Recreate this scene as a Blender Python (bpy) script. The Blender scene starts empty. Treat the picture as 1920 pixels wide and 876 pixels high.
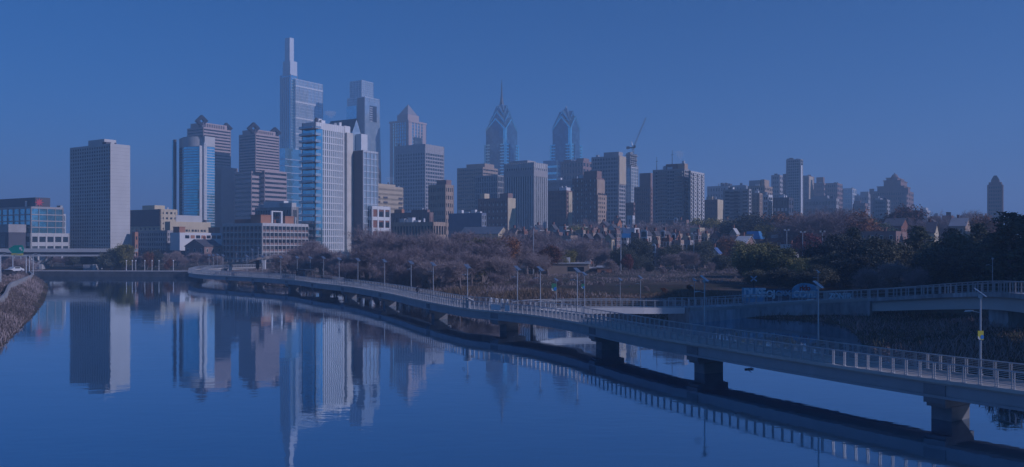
import bpy, math, random
import numpy as np
R = math.radians
C = bpy.context.scene.collection
sc = bpy.context.scene

# ---------------------------------------------------------------- camera, sky, sun, exposure
F, CX, HY, HC = 1600.0, 960.0, 459.0, 11.7        # photo: focal length (px), centre column, horizon row; eye height above the river
cam_d = bpy.data.cameras.new("camera")
cam = bpy.data.objects.new("camera", cam_d); C.objects.link(cam)
cam.location = (0, 0, HC); cam.rotation_euler = (R(90), 0, 0)
cam_d.sensor_width = 36.0; cam_d.lens = 36.0*F/1920.0
cam_d.shift_y = (HY-438.0)/1920.0
cam_d.clip_start = 0.5; cam_d.clip_end = 30000
sc.camera = cam

SUN_ALPHA, SUN_EL = 21.0, 25.0                    # sun: degrees behind the picture's right-hand side, elevation
sx, sy = math.cos(R(SUN_ALPHA)), -math.sin(R(SUN_ALPHA))
w = bpy.data.worlds.new("World"); sc.world = w; w.use_nodes = True
nt = w.node_tree; nt.nodes.clear()
sky = nt.nodes.new("ShaderNodeTexSky"); sky.sky_type = 'NISHITA'; sky.sun_disc = False
sky.sun_elevation = R(SUN_EL); sky.sun_rotation = math.atan2(sx, sy)
sky.altitude = 0; sky.air_density = 0.85; sky.dust_density = 0.6; sky.ozone_density = 10.0
bg = nt.nodes.new("ShaderNodeBackground"); bg.inputs['Strength'].default_value = 0.053
wo = nt.nodes.new("ShaderNodeOutputWorld")
hs = nt.nodes.new("ShaderNodeHueSaturation"); hs.inputs['Saturation'].default_value = SKYSAT = 4.4; hs.inputs['Hue'].default_value = .49
nt.links.new(sky.outputs[0], hs.inputs['Color']); nt.links.new(hs.outputs[0], bg.inputs[0]); nt.links.new(bg.outputs[0], wo.inputs[0])
sun_d = bpy.data.lights.new("sun", 'SUN'); sun_d.energy = 2.55; sun_d.angle = R(0.53); sun_d.color = (1.0, 0.90, 0.80)
sun = bpy.data.objects.new("sun", sun_d); C.objects.link(sun)
ce = math.cos(R(SUN_EL))
from mathutils import Vector, Matrix
sun.rotation_euler = Vector((sx*ce, sy*ce, math.sin(R(SUN_EL)))).to_track_quat('Z', 'Y').to_euler()
vs = sc.view_settings
vs.view_transform = 'Standard'; vs.look = 'None'; vs.gamma = 1.0; vs.use_curve_mapping = False
vs.exposure = 0.05
vs.use_white_balance = True                       # cold balance standing in for an even blue film over everything
vs.white_balance_temperature = 5250; vs.white_balance_tint = 27
sc.cycles.volume_bounces = 4
sc.cycles.max_bounces = 6; sc.cycles.diffuse_bounces = 2; sc.cycles.glossy_bounces = 3
sc.cycles.use_denoising = True
sc.render.film_transparent = False

# ---------------------------------------------------------------- helpers
rnd = random.Random(7)
def PX(px, Y): return (px-CX)/F*Y
def PZ(py, Y): return HC-(py-HY)/F*Y
def sm(t): t = np.clip(t, 0, 1); return t*t*(3-2*t)

def tag(o, label=None, cat=None, group=None, kind=None):
    if label: o['label'] = label
    if cat: o['category'] = cat
    if group: o['group'] = group
    if kind: o['kind'] = kind
    return o
def empty(name, loc=(0, 0, 0), rz=0.0, label=None, cat=None, group=None):
    o = bpy.data.objects.new(name, None); C.objects.link(o)
    o.empty_display_size = 0.5; o.location = loc; o.rotation_euler = (0, 0, rz)
    return tag(o, label, cat, group)
def copy_tree(o, parent=None):
    c = o.copy(); C.objects.link(c)
    if parent: c.parent = parent
    for ch in list(o.children): copy_tree(ch, c)
    return c

class MB:
    def __init__(s): s.v = []; s.f = []; s.m = []
    def add(s, vs_, fs, mi=0):
        n = len(s.v); s.v.extend(vs_)
        for f in fs: s.f.append(tuple(i+n for i in f)); s.m.append(mi)
        return s
    def box(s, x0, y0, z0, x1, y1, z1, mi=0):
        return s.add([(x0,y0,z0),(x1,y0,z0),(x1,y1,z0),(x0,y1,z0),(x0,y0,z1),(x1,y0,z1),(x1,y1,z1),(x0,y1,z1)],
                     [(0,3,2,1),(4,5,6,7),(0,1,5,4),(1,2,6,5),(2,3,7,6),(3,0,4,7)], mi)
    def loft(s, a, za, b, zb, mi=0):
        n = len(a)
        vs_ = [(x, y, za) for x, y in a]+[(x, y, zb) for x, y in b]
        return s.add(vs_, [tuple(range(n-1, -1, -1)), tuple(range(n, 2*n))]+[(i, (i+1) % n, n+(i+1) % n, n+i) for i in range(n)], mi)
    def prism(s, p, z0, z1, mi=0): return s.loft(p, z0, p, z1, mi)
    def obox(s, c, ax, ay, hx, hy, z0, z1, mi=0):   # upright box about centre c with unit axes ax, ay
        p = [(c[0]+ax[0]*hx*i+ay[0]*hy*j, c[1]+ax[1]*hx*i+ay[1]*hy*j) for i, j in ((-1,-1),(1,-1),(1,1),(-1,1))]
        return s.prism(p, z0, z1, mi)
    def tube(s, p, q, r0, r1=None, n=6, mi=0):
        r1 = r0 if r1 is None else r1
        p, q = Vector(p), Vector(q); d = (q-p)
        if d.length < 1e-6: return s
        d.normalize(); a = d.orthogonal().normalized(); b = d.cross(a)
        vs_ = []
        for c, r in ((p, r0), (q, r1)):
            for k in range(n):
                t = 2*math.pi*k/n; vs_.append(tuple(c+a*(r*math.cos(t))+b*(r*math.sin(t))))
        return s.add(vs_, [tuple(range(n-1,-1,-1)), tuple(range(n, 2*n))]+[(i, (i+1) % n, n+(i+1) % n, n+i) for i in range(n)], mi)
    def bar(s, p, q, wd, ht, mi=0):                 # rectangular bar from p to q (width across, height up), top centre line at p,q
        p, q = Vector(p), Vector(q); d = q-p; h = Vector((d.x, d.y, 0))
        nrm = Vector((-h.y, h.x, 0)).normalized()*wd/2
        up = Vector((0, 0, -ht))
        c = [p-nrm, p+nrm, p+nrm+up, p-nrm+up, q-nrm, q+nrm, q+nrm+up, q-nrm+up]
        return s.add([tuple(x) for x in c], [(0,1,2,3),(7,6,5,4),(0,4,5,1),(1,5,6,2),(2,6,7,3),(3,7,4,0)], mi)
    def poly(s, pts, mi=0): return s.add(list(pts), [tuple(range(len(pts)))], mi)
    def mesh(s, name, mats):
        me = bpy.data.meshes.new(name); me.from_pydata(s.v, [], s.f)
        mats = mats if isinstance(mats, (list, tuple)) else [mats]
        for m in mats: me.materials.append(m)
        if len(mats) > 1: me.polygons.foreach_set('material_index', s.m)
        return me
    def build(s, name, mats, parent=None, smooth=False):
        me = s.mesh(name, mats)
        if smooth: me.polygons.foreach_set('use_smooth', [True]*len(me.polygons))
        o = bpy.data.objects.new(name, me); C.objects.link(o)
        if parent: o.parent = parent
        return o
def np_mesh(name, verts, faces_n, mats, midx=None):
    """verts (n,3) array, faces (m,k) int array."""
    me = bpy.data.meshes.new(name)
    verts = np.asarray(verts, dtype=np.float32); faces_n = np.asarray(faces_n, dtype=np.int32)
    m, k = faces_n.shape
    me.vertices.add(len(verts)); me.vertices.foreach_set('co', verts.ravel())
    me.loops.add(m*k); me.loops.foreach_set('vertex_index', faces_n.ravel())
    me.polygons.add(m); me.polygons.foreach_set('loop_start', np.arange(0, m*k, k, dtype=np.int32))
    me.polygons.foreach_set('loop_total', np.full(m, k, dtype=np.int32))
    for x in (mats if isinstance(mats, (list, tuple)) else [mats]): me.materials.append(x)
    if midx is not None: me.polygons.foreach_set('material_index', np.asarray(midx, dtype=np.int32))
    me.update(calc_edges=True); me.validate()
    return me
def link_mesh(name, me, parent=None):
    o = bpy.data.objects.new(name, me); C.objects.link(o)
    if parent: o.parent = parent
    return o

# ---------------------------------------------------------------- materials
_M = {}
def mat(name, col, rough=0.8, metal=0.0, var=0.12, scale=0.25, spec=0.3, stretch=(1, 1, 1), fine=0.0):
    if name in _M: return _M[name]
    m = bpy.data.materials.new(name); m.use_nodes = True; n = m.node_tree; n.nodes.clear()
    out = n.nodes.new('ShaderNodeOutputMaterial'); p = n.nodes.new('ShaderNodeBsdfPrincipled')
    p.inputs['Roughness'].default_value = rough; p.inputs['Metallic'].default_value = metal
    p.inputs['Specular IOR Level'].default_value = spec
    tc = n.nodes.new('ShaderNodeTexCoord'); mp = n.nodes.new('ShaderNodeMapping'); mp.inputs['Scale'].default_value = stretch
    no = n.nodes.new('ShaderNodeTexNoise'); no.inputs['Scale'].default_value = scale; no.inputs['Detail'].default_value = 5
    mr = n.nodes.new('ShaderNodeMapRange'); mr.inputs[1].default_value = 0.3; mr.inputs[2].default_value = 0.7
    mr.inputs[3].default_value = 1-var; mr.inputs[4].default_value = 1+var
    mx = n.nodes.new('ShaderNodeVectorMath'); mx.operation = 'SCALE'; mx.inputs[0].default_value = col
    n.links.new(tc.outputs['Object'], mp.inputs[0]); n.links.new(mp.outputs[0], no.inputs['Vector'])
    n.links.new(no.outputs['Fac'], mr.inputs[0]); n.links.new(mr.outputs[0], mx.inputs['Scale'])
    last = mx.outputs[0]
    if fine:
        n2 = n.nodes.new('ShaderNodeTexNoise'); n2.inputs['Scale'].default_value = fine; n2.inputs['Detail'].default_value = 3
        m2 = n.nodes.new('ShaderNodeMapRange'); m2.inputs[1].default_value = .3; m2.inputs[2].default_value = .7
        m2.inputs[3].default_value = .75; m2.inputs[4].default_value = 1.25
        x2 = n.nodes.new('ShaderNodeVectorMath'); x2.operation = 'SCALE'
        n.links.new(mp.outputs[0], n2.inputs['Vector']); n.links.new(n2.outputs['Fac'], m2.inputs[0])
        n.links.new(last, x2.inputs[0]); n.links.new(m2.outputs[0], x2.inputs['Scale']); last = x2.outputs[0]
    n.links.new(last, p.inputs['Base Color']); n.links.new(p.outputs[0], out.inputs[0])
    _M[name] = m; return m
def glass(name, dark, light, metal=0.0, rough=0.1, cell=(3.2, 3.2, 3.3), share=0.25, spec=0.6, wob=0.02):
    """window glass: each pane differs a little (blinds, rooms), panes slightly out of true"""
    if name in _M: return _M[name]
    m = bpy.data.materials.new(name); m.use_nodes = True; n = m.node_tree; n.nodes.clear()
    out = n.nodes.new('ShaderNodeOutputMaterial'); p = n.nodes.new('ShaderNodeBsdfPrincipled')
    p.inputs['Roughness'].default_value = rough; p.inputs['Metallic'].default_value = metal
    p.inputs['Specular IOR Level'].default_value = spec
    tc = n.nodes.new('ShaderNodeTexCoord')
    dv = n.nodes.new('ShaderNodeVectorMath'); dv.operation = 'DIVIDE'; dv.inputs[1].default_value = cell
    ad = n.nodes.new('ShaderNodeVectorMath'); ad.operation = 'ADD'; ad.inputs[1].default_value = (.37, .37, .03)
    fl = n.nodes.new('ShaderNodeVectorMath'); fl.operation = 'FLOOR'
    wn = n.nodes.new('ShaderNodeTexWhiteNoise'); wn.noise_dimensions = '3D'
    mr = n.nodes.new('ShaderNodeMapRange'); mr.inputs[1].default_value = 1-share; mr.inputs[2].default_value = 1.0
    mx = n.nodes.new('ShaderNodeMix'); mx.data_type = 'RGBA'
    mx.inputs[6].default_value = (*dark, 1); mx.inputs[7].default_value = (*light, 1)
    n.links.new(tc.outputs['Object'], dv.inputs[0]); n.links.new(dv.outputs[0], ad.inputs[0]); n.links.new(ad.outputs[0], fl.inputs[0])
    n.links.new(fl.outputs[0], wn.inputs['Vector']); n.links.new(wn.outputs['Value'], mr.inputs[0]); n.links.new(mr.outputs[0], mx.inputs[0])
    n.links.new(mx.outputs[2], p.inputs['Base Color'])
    if wob:
        ge = n.nodes.new('ShaderNodeNewGeometry'); sb = n.nodes.new('ShaderNodeVectorMath'); sb.operation = 'SUBTRACT'; sb.inputs[1].default_value = (.5, .5, .5)
        sl = n.nodes.new('ShaderNodeVectorMath'); sl.operation = 'SCALE'; sl.inputs['Scale'].default_value = wob*2
        a2 = n.nodes.new('ShaderNodeVectorMath'); a2.operation = 'ADD'
        n.links.new(wn.outputs['Color'], sb.inputs[0]); n.links.new(sb.outputs[0], sl.inputs[0]); n.links.new(sl.outputs[0], a2.inputs[0])
        n.links.new(ge.outputs['Normal'], a2.inputs[1]); n.links.new(a2.outputs[0], p.inputs['Normal'])
    n.links.new(p.outputs[0], out.inputs[0]); _M[name] = m; return m
CONC = mat('pale_concrete', (.56, .54, .52), .85, var=.07, scale=.12)
CONC2 = mat('grey_concrete', (.36, .35, .34), .85, var=.12, scale=.3)
WHITE = mat('white_panel', (.70, .69, .68), .6, var=.05)
BEIGE = mat('beige_stone', (.56, .45, .31), .85, var=.08, scale=.15)
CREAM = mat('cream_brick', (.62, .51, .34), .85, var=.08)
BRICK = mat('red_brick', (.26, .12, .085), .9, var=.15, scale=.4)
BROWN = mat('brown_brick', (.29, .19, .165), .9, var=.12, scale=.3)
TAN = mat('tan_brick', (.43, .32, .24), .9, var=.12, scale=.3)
ORANGE = mat('orange_brick', (.42, .20, .12), .9, var=.1)
GRANITE = mat('pink_granite', (.48, .37, .34), .7, var=.06)
GREY = mat('grey_stone', (.40, .37, .36), .8, var=.1)
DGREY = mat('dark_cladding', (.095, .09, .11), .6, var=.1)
BLUEGREY = mat('blue_grey_render', (.17, .20, .27), .85, var=.06)
SLATE = mat('slate_roof', (.11, .105, .12), .8, var=.25, scale=1.2)
TAR = mat('tar_roof', (.13, .12, .125), .9, var=.3, scale=.4)
ROOFW = mat('white_roof', (.55, .55, .55), .7, var=.1)
STEEL = mat('galvanised_steel', (.42, .44, .46), .45, .5, var=.1, scale=2)
DSTEEL = mat('dark_steel', (.05, .055, .07), .5, .3, var=.1)
SILVER = mat('silver_cladding', (.58, .59, .61), .45, .3, var=.04)
GD = glass('dark_glass', (.022, .028, .038), (.12, .12, .115), 0, .12, share=.3)
GM = glass('office_glass', (.05, .07, .09), (.16, .19, .21), .25, .1, share=.35)
GB = glass('blue_curtain_glass', (.34, .70, .82), (.50, .84, .92), .85, .07, share=.6, wob=.012)
GL = glass('pale_curtain_glass', (.42, .52, .58), (.58, .65, .69), .45, .09, share=.6, wob=.012)
# ---------------------------------------------------------------- land, river, haze
RIVER = [(70,10),(48,40),(38,56),(35,64),(36,76),(41,100),(46,116),(48,127),(44,134),(37,136),(26,131),(20,130),(10,131),(3,133),(-2,136),(-7.5,141),(-15.4,160),(-27,185),(-38,202),(-50,222.5),(-72,246),
         (-86,260),(-96,278),(-106,298),(-114,310),(-172,314),(-250,320),(-420,330),(-600,340),(-600,300),(-420,294),(-260,284),(-170,290),(-156,284),(-128,234),(-102,185),(-80,143),(-57,95.5),(-40,56),(-32,16),(-32,-150),(120,-150)]
_ra = np.array(RIVER, float); _rb = np.roll(_ra, -1, axis=0)
def river_sd(x, y):
    """signed distance to the river's edge: positive on land"""
    x = np.asarray(x, float); y = np.asarray(y, float); d2 = np.full(x.shape, 1e18); ins = np.zeros(x.shape, bool)
    for (ax, ay), (bx, by) in zip(_ra, _rb):
        ex, ey = bx-ax, by-ay; t = np.clip(((x-ax)*ex+(y-ay)*ey)/(ex*ex+ey*ey), 0, 1)
        d2 = np.minimum(d2, (x-ax-t*ex)**2+(y-ay-t*ey)**2)
        c = ((ay > y) != (by > y)); xi = ax+(y-ay)*(bx-ax)/np.where(by == ay, 1e-9, by-ay)
        ins ^= c & (x < xi)
    d = np.sqrt(d2); return np.where(ins, -d, d)
def gh(x, y):
    x = np.asarray(x, float); y = np.asarray(y, float); d = river_sd(x, y)
    left = sm((-60-x)/40)*sm((280-y)/30)
    top = 3.0+1.6*left
    h = top*(1-np.exp(-np.maximum(d, 0)/(13-9*left)))+np.clip((d-60)*.012, 0, 6)
    h = h+0.35*np.sin(x*.11+.7)*np.sin(y*.09)*sm(d/20)
    return np.where(d < 0, np.maximum(-3, d*.35), h)
def gz(x, y): return float(gh(np.array([x]), np.array([y]))[0])

def ground_mat():
    m = bpy.data.materials.new('ground_soil'); m.use_nodes = True; n = m.node_tree; n.nodes.clear()
    out = n.nodes.new('ShaderNodeOutputMaterial'); p = n.nodes.new('ShaderNodeBsdfPrincipled'); p.inputs['Roughness'].default_value = .95
    p.inputs['Specular IOR Level'].default_value = .1
    tc = n.nodes.new('ShaderNodeTexCoord')
    n1 = n.nodes.new('ShaderNodeTexNoise'); n1.inputs['Scale'].default_value = .06; n1.inputs['Detail'].default_value = 8
    n2 = n.nodes.new('ShaderNodeTexNoise'); n2.inputs['Scale'].default_value = .8; n2.inputs['Detail'].default_value = 6
    cr = n.nodes.new('ShaderNodeValToRGB'); e = cr.color_ramp.elements
    e[0].position = .35; e[0].color = (.09, .09, .055, 1); e[1].position = .62; e[1].color = (.22, .175, .13, 1)
    k = cr.color_ramp.elements.new(.5); k.color = (.13, .105, .085, 1)
    mx = n.nodes.new('ShaderNodeMix'); mx.data_type = 'RGBA'; mx.blend_type = 'MULTIPLY'; mx.inputs[0].default_value = .7
    n.links.new(tc.outputs['Object'], n1.inputs['Vector']); n.links.new(tc.outputs['Object'], n2.inputs['Vector'])
    n.links.new(n1.outputs['Fac'], cr.inputs[0]); n.links.new(cr.outputs[0], mx.inputs[6]); n.links.new(n2.outputs['Color'], mx.inputs[7])
    n.links.new(mx.outputs[2], p.inputs['Base Color'])
    bp = n.nodes.new('ShaderNodeBump'); bp.inputs['Strength'].default_value = .8; bp.inputs['Distance'].default_value = .4
    n.links.new(n2.outputs['Fac'], bp.inputs['Height']); n.links.new(bp.outputs[0], p.inputs['Normal'])
    n.links.new(p.outputs[0], out.inputs[0]); return m
def axis(lo, a, b, hi, step):
    mid = np.arange(a, b+step/2, step)
    def out(s, e):
        r = [s]; st = step
        while (r[-1]-e)*(1 if e > s else -1) < 0: st *= 1.25; r.append(r[-1]+st*(1 if e > s else -1))
        return r[1:]
    return np.array(sorted(out(a, lo))+list(mid)+out(b, hi))
gx = axis(-4500, -330, 150, 4500, 3.0); gy = axis(-400, -60, 470, 6000, 3.0)
GX, GY = np.meshgrid(gx, gy); GZ = gh(GX, GY)
nx, ny = len(gx), len(gy)
ii = (np.arange(ny-1)[:, None]*nx+np.arange(nx-1)[None, :]).ravel()
me = np_mesh('ground', np.stack([GX.ravel(), GY.ravel(), GZ.ravel()], 1), np.stack([ii, ii+1, ii+nx+1, ii+nx], 1), ground_mat())
me.polygons.foreach_set('use_smooth', [True]*len(me.polygons))
tag(link_mesh('ground', me), 'brown winter earth of the river banks and the city beyond', kind='structure')

def water_mat():
    m = bpy.data.materials.new('river_water'); m.use_nodes = True; n = m.node_tree; n.nodes.clear()
    out = n.nodes.new('ShaderNodeOutputMaterial')
    g = n.nodes.new('ShaderNodeBsdfGlossy'); g.inputs['Roughness'].default_value = .02; g.inputs['Color'].default_value = (.76, .88, 1.0, 1)
    d = n.nodes.new('ShaderNodeBsdfDiffuse'); d.inputs['Color'].default_value = (.006, .042, .10, 1)
    fr = n.nodes.new('ShaderNodeFresnel'); fr.inputs['IOR'].default_value = 1.33
    mr = n.nodes.new('ShaderNodeMapRange'); mr.inputs[1].default_value = 0.02; mr.inputs[2].default_value = .6; mr.inputs[3].default_value = .34; mr.inputs[4].default_value = .95
    mx = n.nodes.new('ShaderNodeMixShader')
    tc = n.nodes.new('ShaderNodeTexCoord')
    mp = n.nodes.new('ShaderNodeMapping'); mp.inputs['Scale'].default_value = (.55, 1.0, 1)
    n1 = n.nodes.new('ShaderNodeTexNoise'); n1.inputs['Scale'].default_value = 1.3; n1.inputs['Detail'].default_value = 3
    n2 = n.nodes.new('ShaderNodeTexNoise'); n2.inputs['Scale'].default_value = .22; n2.inputs['Detail'].default_value = 2
    n3 = n.nodes.new('ShaderNodeTexNoise'); n3.inputs['Scale'].default_value = .025; n3.inputs['Detail'].default_value = 3
    amp = n.nodes.new('ShaderNodeMapRange'); amp.inputs[1].default_value = .35; amp.inputs[2].default_value = .65; amp.inputs[3].default_value = .35; amp.inputs[4].default_value = 1.3
    b1 = n.nodes.new('ShaderNodeBump'); b1.inputs['Distance'].default_value = .006; b1.inputs['Strength'].default_value = 1
    b2 = n.nodes.new('ShaderNodeBump'); b2.inputs['Distance'].default_value = .014; b2.inputs['Strength'].default_value = 1
    for q in (n1, n2): n.links.new(tc.outputs['Object'], mp.inputs[0]); n.links.new(mp.outputs[0], q.inputs['Vector'])
    n.links.new(tc.outputs['Object'], n3.inputs['Vector']); n.links.new(n3.outputs['Fac'], amp.inputs[0])
    ml = n.nodes.new('ShaderNodeMath'); ml.operation = 'MULTIPLY'; n.links.new(n1.outputs['Fac'], ml.inputs[0]); n.links.new(amp.outputs[0], ml.inputs[1])
    n.links.new(ml.outputs[0], b1.inputs['Height']); n.links.new(n2.outputs['Fac'], b2.inputs['Height']); n.links.new(b2.outputs[0], b1.inputs['Normal'])
    rr_ = n.nodes.new('ShaderNodeMapRange'); rr_.inputs[1].default_value = .45; rr_.inputs[2].default_value = .7; rr_.inputs[3].default_value = .012; rr_.inputs[4].default_value = .075
    n.links.new(n3.outputs['Fac'], rr_.inputs[0]); n.links.new(rr_.outputs[0], g.inputs['Roughness'])
    n.links.new(b1.outputs[0], g.inputs['Normal']); n.links.new(b1.outputs[0], fr.inputs['Normal'])
    n.links.new(fr.outputs[0], mr.inputs[0]); n.links.new(mr.outputs[0], mx.inputs[0])
    n.links.new(d.outputs[0], mx.inputs[1]); n.links.new(g.outputs[0], mx.inputs[2]); n.links.new(mx.outputs[0], out.inputs[0]); return m
tag(MB().add([(-620,-160,0),(130,-160,0),(130,440,0),(-620,440,0)], [(0,1,2,3)]).build('river', water_mat()), 'calm blue river mirroring the towers and the sky', kind='structure')

hm = bpy.data.materials.new('haze_air'); hm.use_nodes = True; n = hm.node_tree; n.nodes.clear()
ho = n.nodes.new('ShaderNodeOutputMaterial'); hv = n.nodes.new('ShaderNodeVolumePrincipled')
hv.inputs['Density'].default_value = HAZE = 0.00056; hv.inputs['Color'].default_value = (.53,.76,1,1); hv.inputs['Anisotropy'].default_value = 0.1  # haze tinted and thickened partly to lift the dark tones
n.links.new(hv.outputs[0], ho.inputs['Volume'])
tag(MB().box(-4600, -450, -4, 4600, 6100, 330).build('haze', hm), 'thin blue autumn haze over the river and city', kind='stuff')
# ---------------------------------------------------------------- buildings
PHI = R(33.0)
class Bld:
    """box building seen corner-on: xl, xc, xr are the photo columns of its far-left edge, near corner and far-right edge; yt the row of the corner's top; Y the corner's distance.
    local +x runs back along the sunlit face, local +y back along the shaded face"""
    def __init__(s, name, label, cat, xl, xc, xr, yt, Y, zb=None, phi=PHI, group=None):
        Xc = PX(xc, Y); a = (xl-CX)/F; b = (xr-CX)/F; cp, sp = math.cos(phi), math.sin(phi)
        s.L = max(1.0, (Xc-a*Y)/(cp+a*sp))
        den = sp-b*cp
        s.W = (b*Y-Xc)/den if den > 0.06 else 12.0
        s.W = min(max(s.W, 1.0), 2.2*s.L+25)
        s.zb = (gz(Xc, Y)-1.0) if zb is None else zb
        s.Y = Y; s.H = PZ(yt, Y)-s.zb; s.phi = phi; s.px = F/Y
        s.root = empty(name, (Xc, Y, s.zb), math.pi/2-phi, label, cat, group)
    def z(s, py): return PZ(py, s.Y)-s.zb
    def y_at(s, px):     # local y on the shaded face that shows at photo column px
        a = (px-CX)/F; Xc = s.root.location.x
        return (Xc-a*s.Y)/(math.cos(s.phi)+a*math.sin(s.phi))
    def x_at(s, px):
        b = (px-CX)/F; Xc = s.root.location.x
        return (b*s.Y-Xc)/(math.sin(s.phi)-b*math.cos(s.phi))
    def part(s, name, mb, m, parent=None): return mb.build(name, m, parent or s.root)

def facade(B, box, floors, bl, br, wall, gl, span=.4, pier=.3, dp=.30, ds=.22, name='wall', blank_l=False, blank_r=False, bands=True, roof=TAR, parapet=.8, edge=None, first=0.0):
    """wall lattice (piers proud by dp, spandrels by ds) round a core; windows are one glass ring per storey"""
    x0, x1, y0, y1, z0, z1 = box
    fh = (z1-parapet-z0)/floors
    g = .05
    mb = MB(); mb.box(x0+.5, y0+.5, z0, x1-.5, y1-.5, z1-.3)
    for k in range(floors+1):
        a = z0+k*fh-(span*fh*.5 if k else 0); b = z0+k*fh+span*fh*.5 if k < floors else z1
        if k == 0: a, b = z0, z0+max(first, span*fh*.5)
        q = dp-ds
        mb.box(x0+q, y0+q, a, x1-q, y1-q, b)
    def piers(n, lo, hi, axis, blank):
        if blank:
            if axis == 'y': mb.box(x0-.01, lo, z0, x0+.6, hi, z1-.01)
            else: mb.box(lo, y0-.01, z0, hi, y0+.6, z1-.01)
            return
        st = (hi-lo)/n; e = (edge if edge is not None else pier*st)
        for k in range(n+1):
            c = lo+k*st; hw = pier*st/2
            a, b = max(lo, c-hw), min(hi, c+hw)
            if k == 0: b = lo+e
            if k == n: a = hi-e
            if axis == 'y':
                mb.box(x0, a, z0, x0+.6, b, z1-.02); mb.box(x1-.6, a, z0, x1, b, z1-.02)
            else:
                mb.box(a, y0, z0, b, y0+.6, z1-.02); mb.box(a, y1-.6, z0, b, y1, z1-.02)
    piers(bl, y0, y1, 'y', blank_l); piers(br, x0, x1, 'x', blank_r)
    B.part(name, mb, wall)
    if roof: B.part('roof', MB().box(x0+.35, y0+.35, z1-.28, x1-.35, y1-.35, z1-.18), roof)
    if bands and fh*B.px >= 3.6 and floors <= 60:
        for k in range(floors):
            B.part('window_band', MB().box(x0+.42, y0+.42, z0+k*fh+.02, x1-.42, y1-.42, z0+(k+1)*fh-.02), gl)
    else:
        B.part('glazing', MB().box(x0+.42, y0+.42, z0+.02, x1-.42, y1-.42, z1-.4), gl)
def plain(B, box, m, name='wall', roof=TAR):
    x0, x1, y0, y1, z0, z1 = box
    B.part(name, MB().box(x0, y0, z0, x1, y1, z1), m)
    if roof:
        mb = MB(); t = .3
        mb.box(x0+t, y0+t, z1, x1-t, y1-t, z1+.05); B.part('roof', mb, roof)
        pa = MB(); h = .5
        pa.box(x0, y0, z1, x1, y0+t, z1+h); pa.box(x0, y1-t, z1, x1, y1, z1+h); pa.box(x0, y0+t, z1, x0+t, y1-t, z1+h); pa.box(x1-t, y0+t, z1, x1, y1-t, z1+h)
        B.part('parapet', pa, m)
def rooftop(B, seed=0, n=5, m=(DGREY, STEEL, WHITE), z=None, big=None):
    """small plant on a roof: vents, tanks, lift housings"""
    r = random.Random(seed); z = B.H if z is None else z
    for k in range(n):
        w_ = r.uniform(1.2, 3.2); l_ = r.uniform(1.2, 4); h_ = r.uniform(.8, 2.6)
        if B.W < w_+2.4 or B.L < l_+2.4: continue
        x = r.uniform(1, B.W-w_-1); y = r.uniform(1, B.L-l_-1)
        if r.random() < .3: mb = MB().tube((x+.8, y+.8, z-.2), (x+.8, y+.8, z+h_*1.3), .5, n=8)
        else: mb = MB().box(x, y, z-.2, x+w_, y+l_, z+h_).box(x-.1, y-.1, z+h_, x+w_+.1, y+l_+.1, z+h_+.12)
        B.part('roof_plant', mb, r.choice(m))
def penthouse(B, pl, pc, pr, yt, wall, depth=.3, z0=None, name='penthouse', roof=TAR):
    """box on the roof whose shaded face spans photo columns pl..pc and lit face pc..pr"""
    z0 = B.H if z0 is None else z0; y1 = depth
    ya = max(.6, B.y_at(pl)); yb = max(.3, B.y_at(pc)); lo, hi = min(ya, yb), max(ya, yb)
    W = max(2.0, B.W*.6)
    mb = MB().box(B.W*.15, lo, z0-.2, B.W*.15+W, hi, B.z(yt)); B.part(name, mb, wall)

# ---- 1: low glass office with a red starburst sign
B = Bld('office_building', 'low glass office block with a dark penthouse carrying a red starburst sign', 'office building', -70, 57, 131, 387, 430)
s1 = B.x_at(120); zl = B.z(437)
facade(B, (0, B.W, 0, B.L, 0, zl), 3, 12, 5, CONC, GM, span=.42, pier=.2, edge=.9)
facade(B, (.3, s1, .3, B.L, zl-.3, B.H), 4, 12, 4, GREY, GB, span=.16, pier=.05, edge=.4, name='upper_storeys')
facade(B, (s1-4, B.W-.4, 3, B.L-2, zl-.3, B.z(399)), 3, 10, 3, SILVER, GL, span=.14, pier=.06, edge=.3, name='side_wing')
plain(B, (-9, -.6, 3.2, B.L, 0, B.z(436)), DGREY, 'lower_block')
B.part('pale_band', MB().box(-9.1, 3.1, B.z(436), -.5, B.L, B.z(421)), GREY)
for k in range(6): B.part('window', MB().box(-9.15, 6+k*7, B.z(464), -9.02, 10.5+k*7, B.z(441)), GM)
plain(B, (4, B.x_at(100), 3, B.L-1, B.H, B.z(371)), DGREY, 'penthouse')
st = MB(); cx_, cz_ = (B.x_at(72)+B.x_at(86))/2, B.z(378.5); rr = 2.3
pts = []
for k in range(16):
    r_ = rr*1.05 if k % 2 == 0 else rr*.45; t = k*math.pi/8; pts.append((cx_+r_*math.cos(t), cz_+r_*math.sin(t)))
st.v = [(x, 2.7, z) for x, z in pts]+[(x, 2.98, z) for x, z in pts]
st.f = [tuple(range(16)), tuple(range(31, 15, -1))]+[(i, 16+i, 16+(i+1) % 16, (i+1) % 16) for i in range(16)]; st.m = [0]*len(st.f)
B.part('starburst_sign', st, mat('sign_red', (.48, .07, .10), .5))
rooftop(B, 3, 6)

# ---- 2: tall concrete apartment tower
B = Bld('apartment_tower', 'tall pale concrete tower with a fine grid of windows and one blank sunlit side', 'tower', 131, 207, 244, 269, 450)
facade(B, (0, B.W, 0, B.L, 0, B.H), 32, 17, 8, CONC, GD, span=.42, pier=.40, blank_r=True, edge=.7)
mb = MB()
for k in range(1, 33): mb.box(.2, -.06, B.H*k/33, B.W-.2, -.02, B.H*k/33+.10)
B.part('panel_joint', mb, CONC2)
penthouse(B, 190, 160, 200, 258, CONC); rooftop(B, 5, 4)

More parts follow.
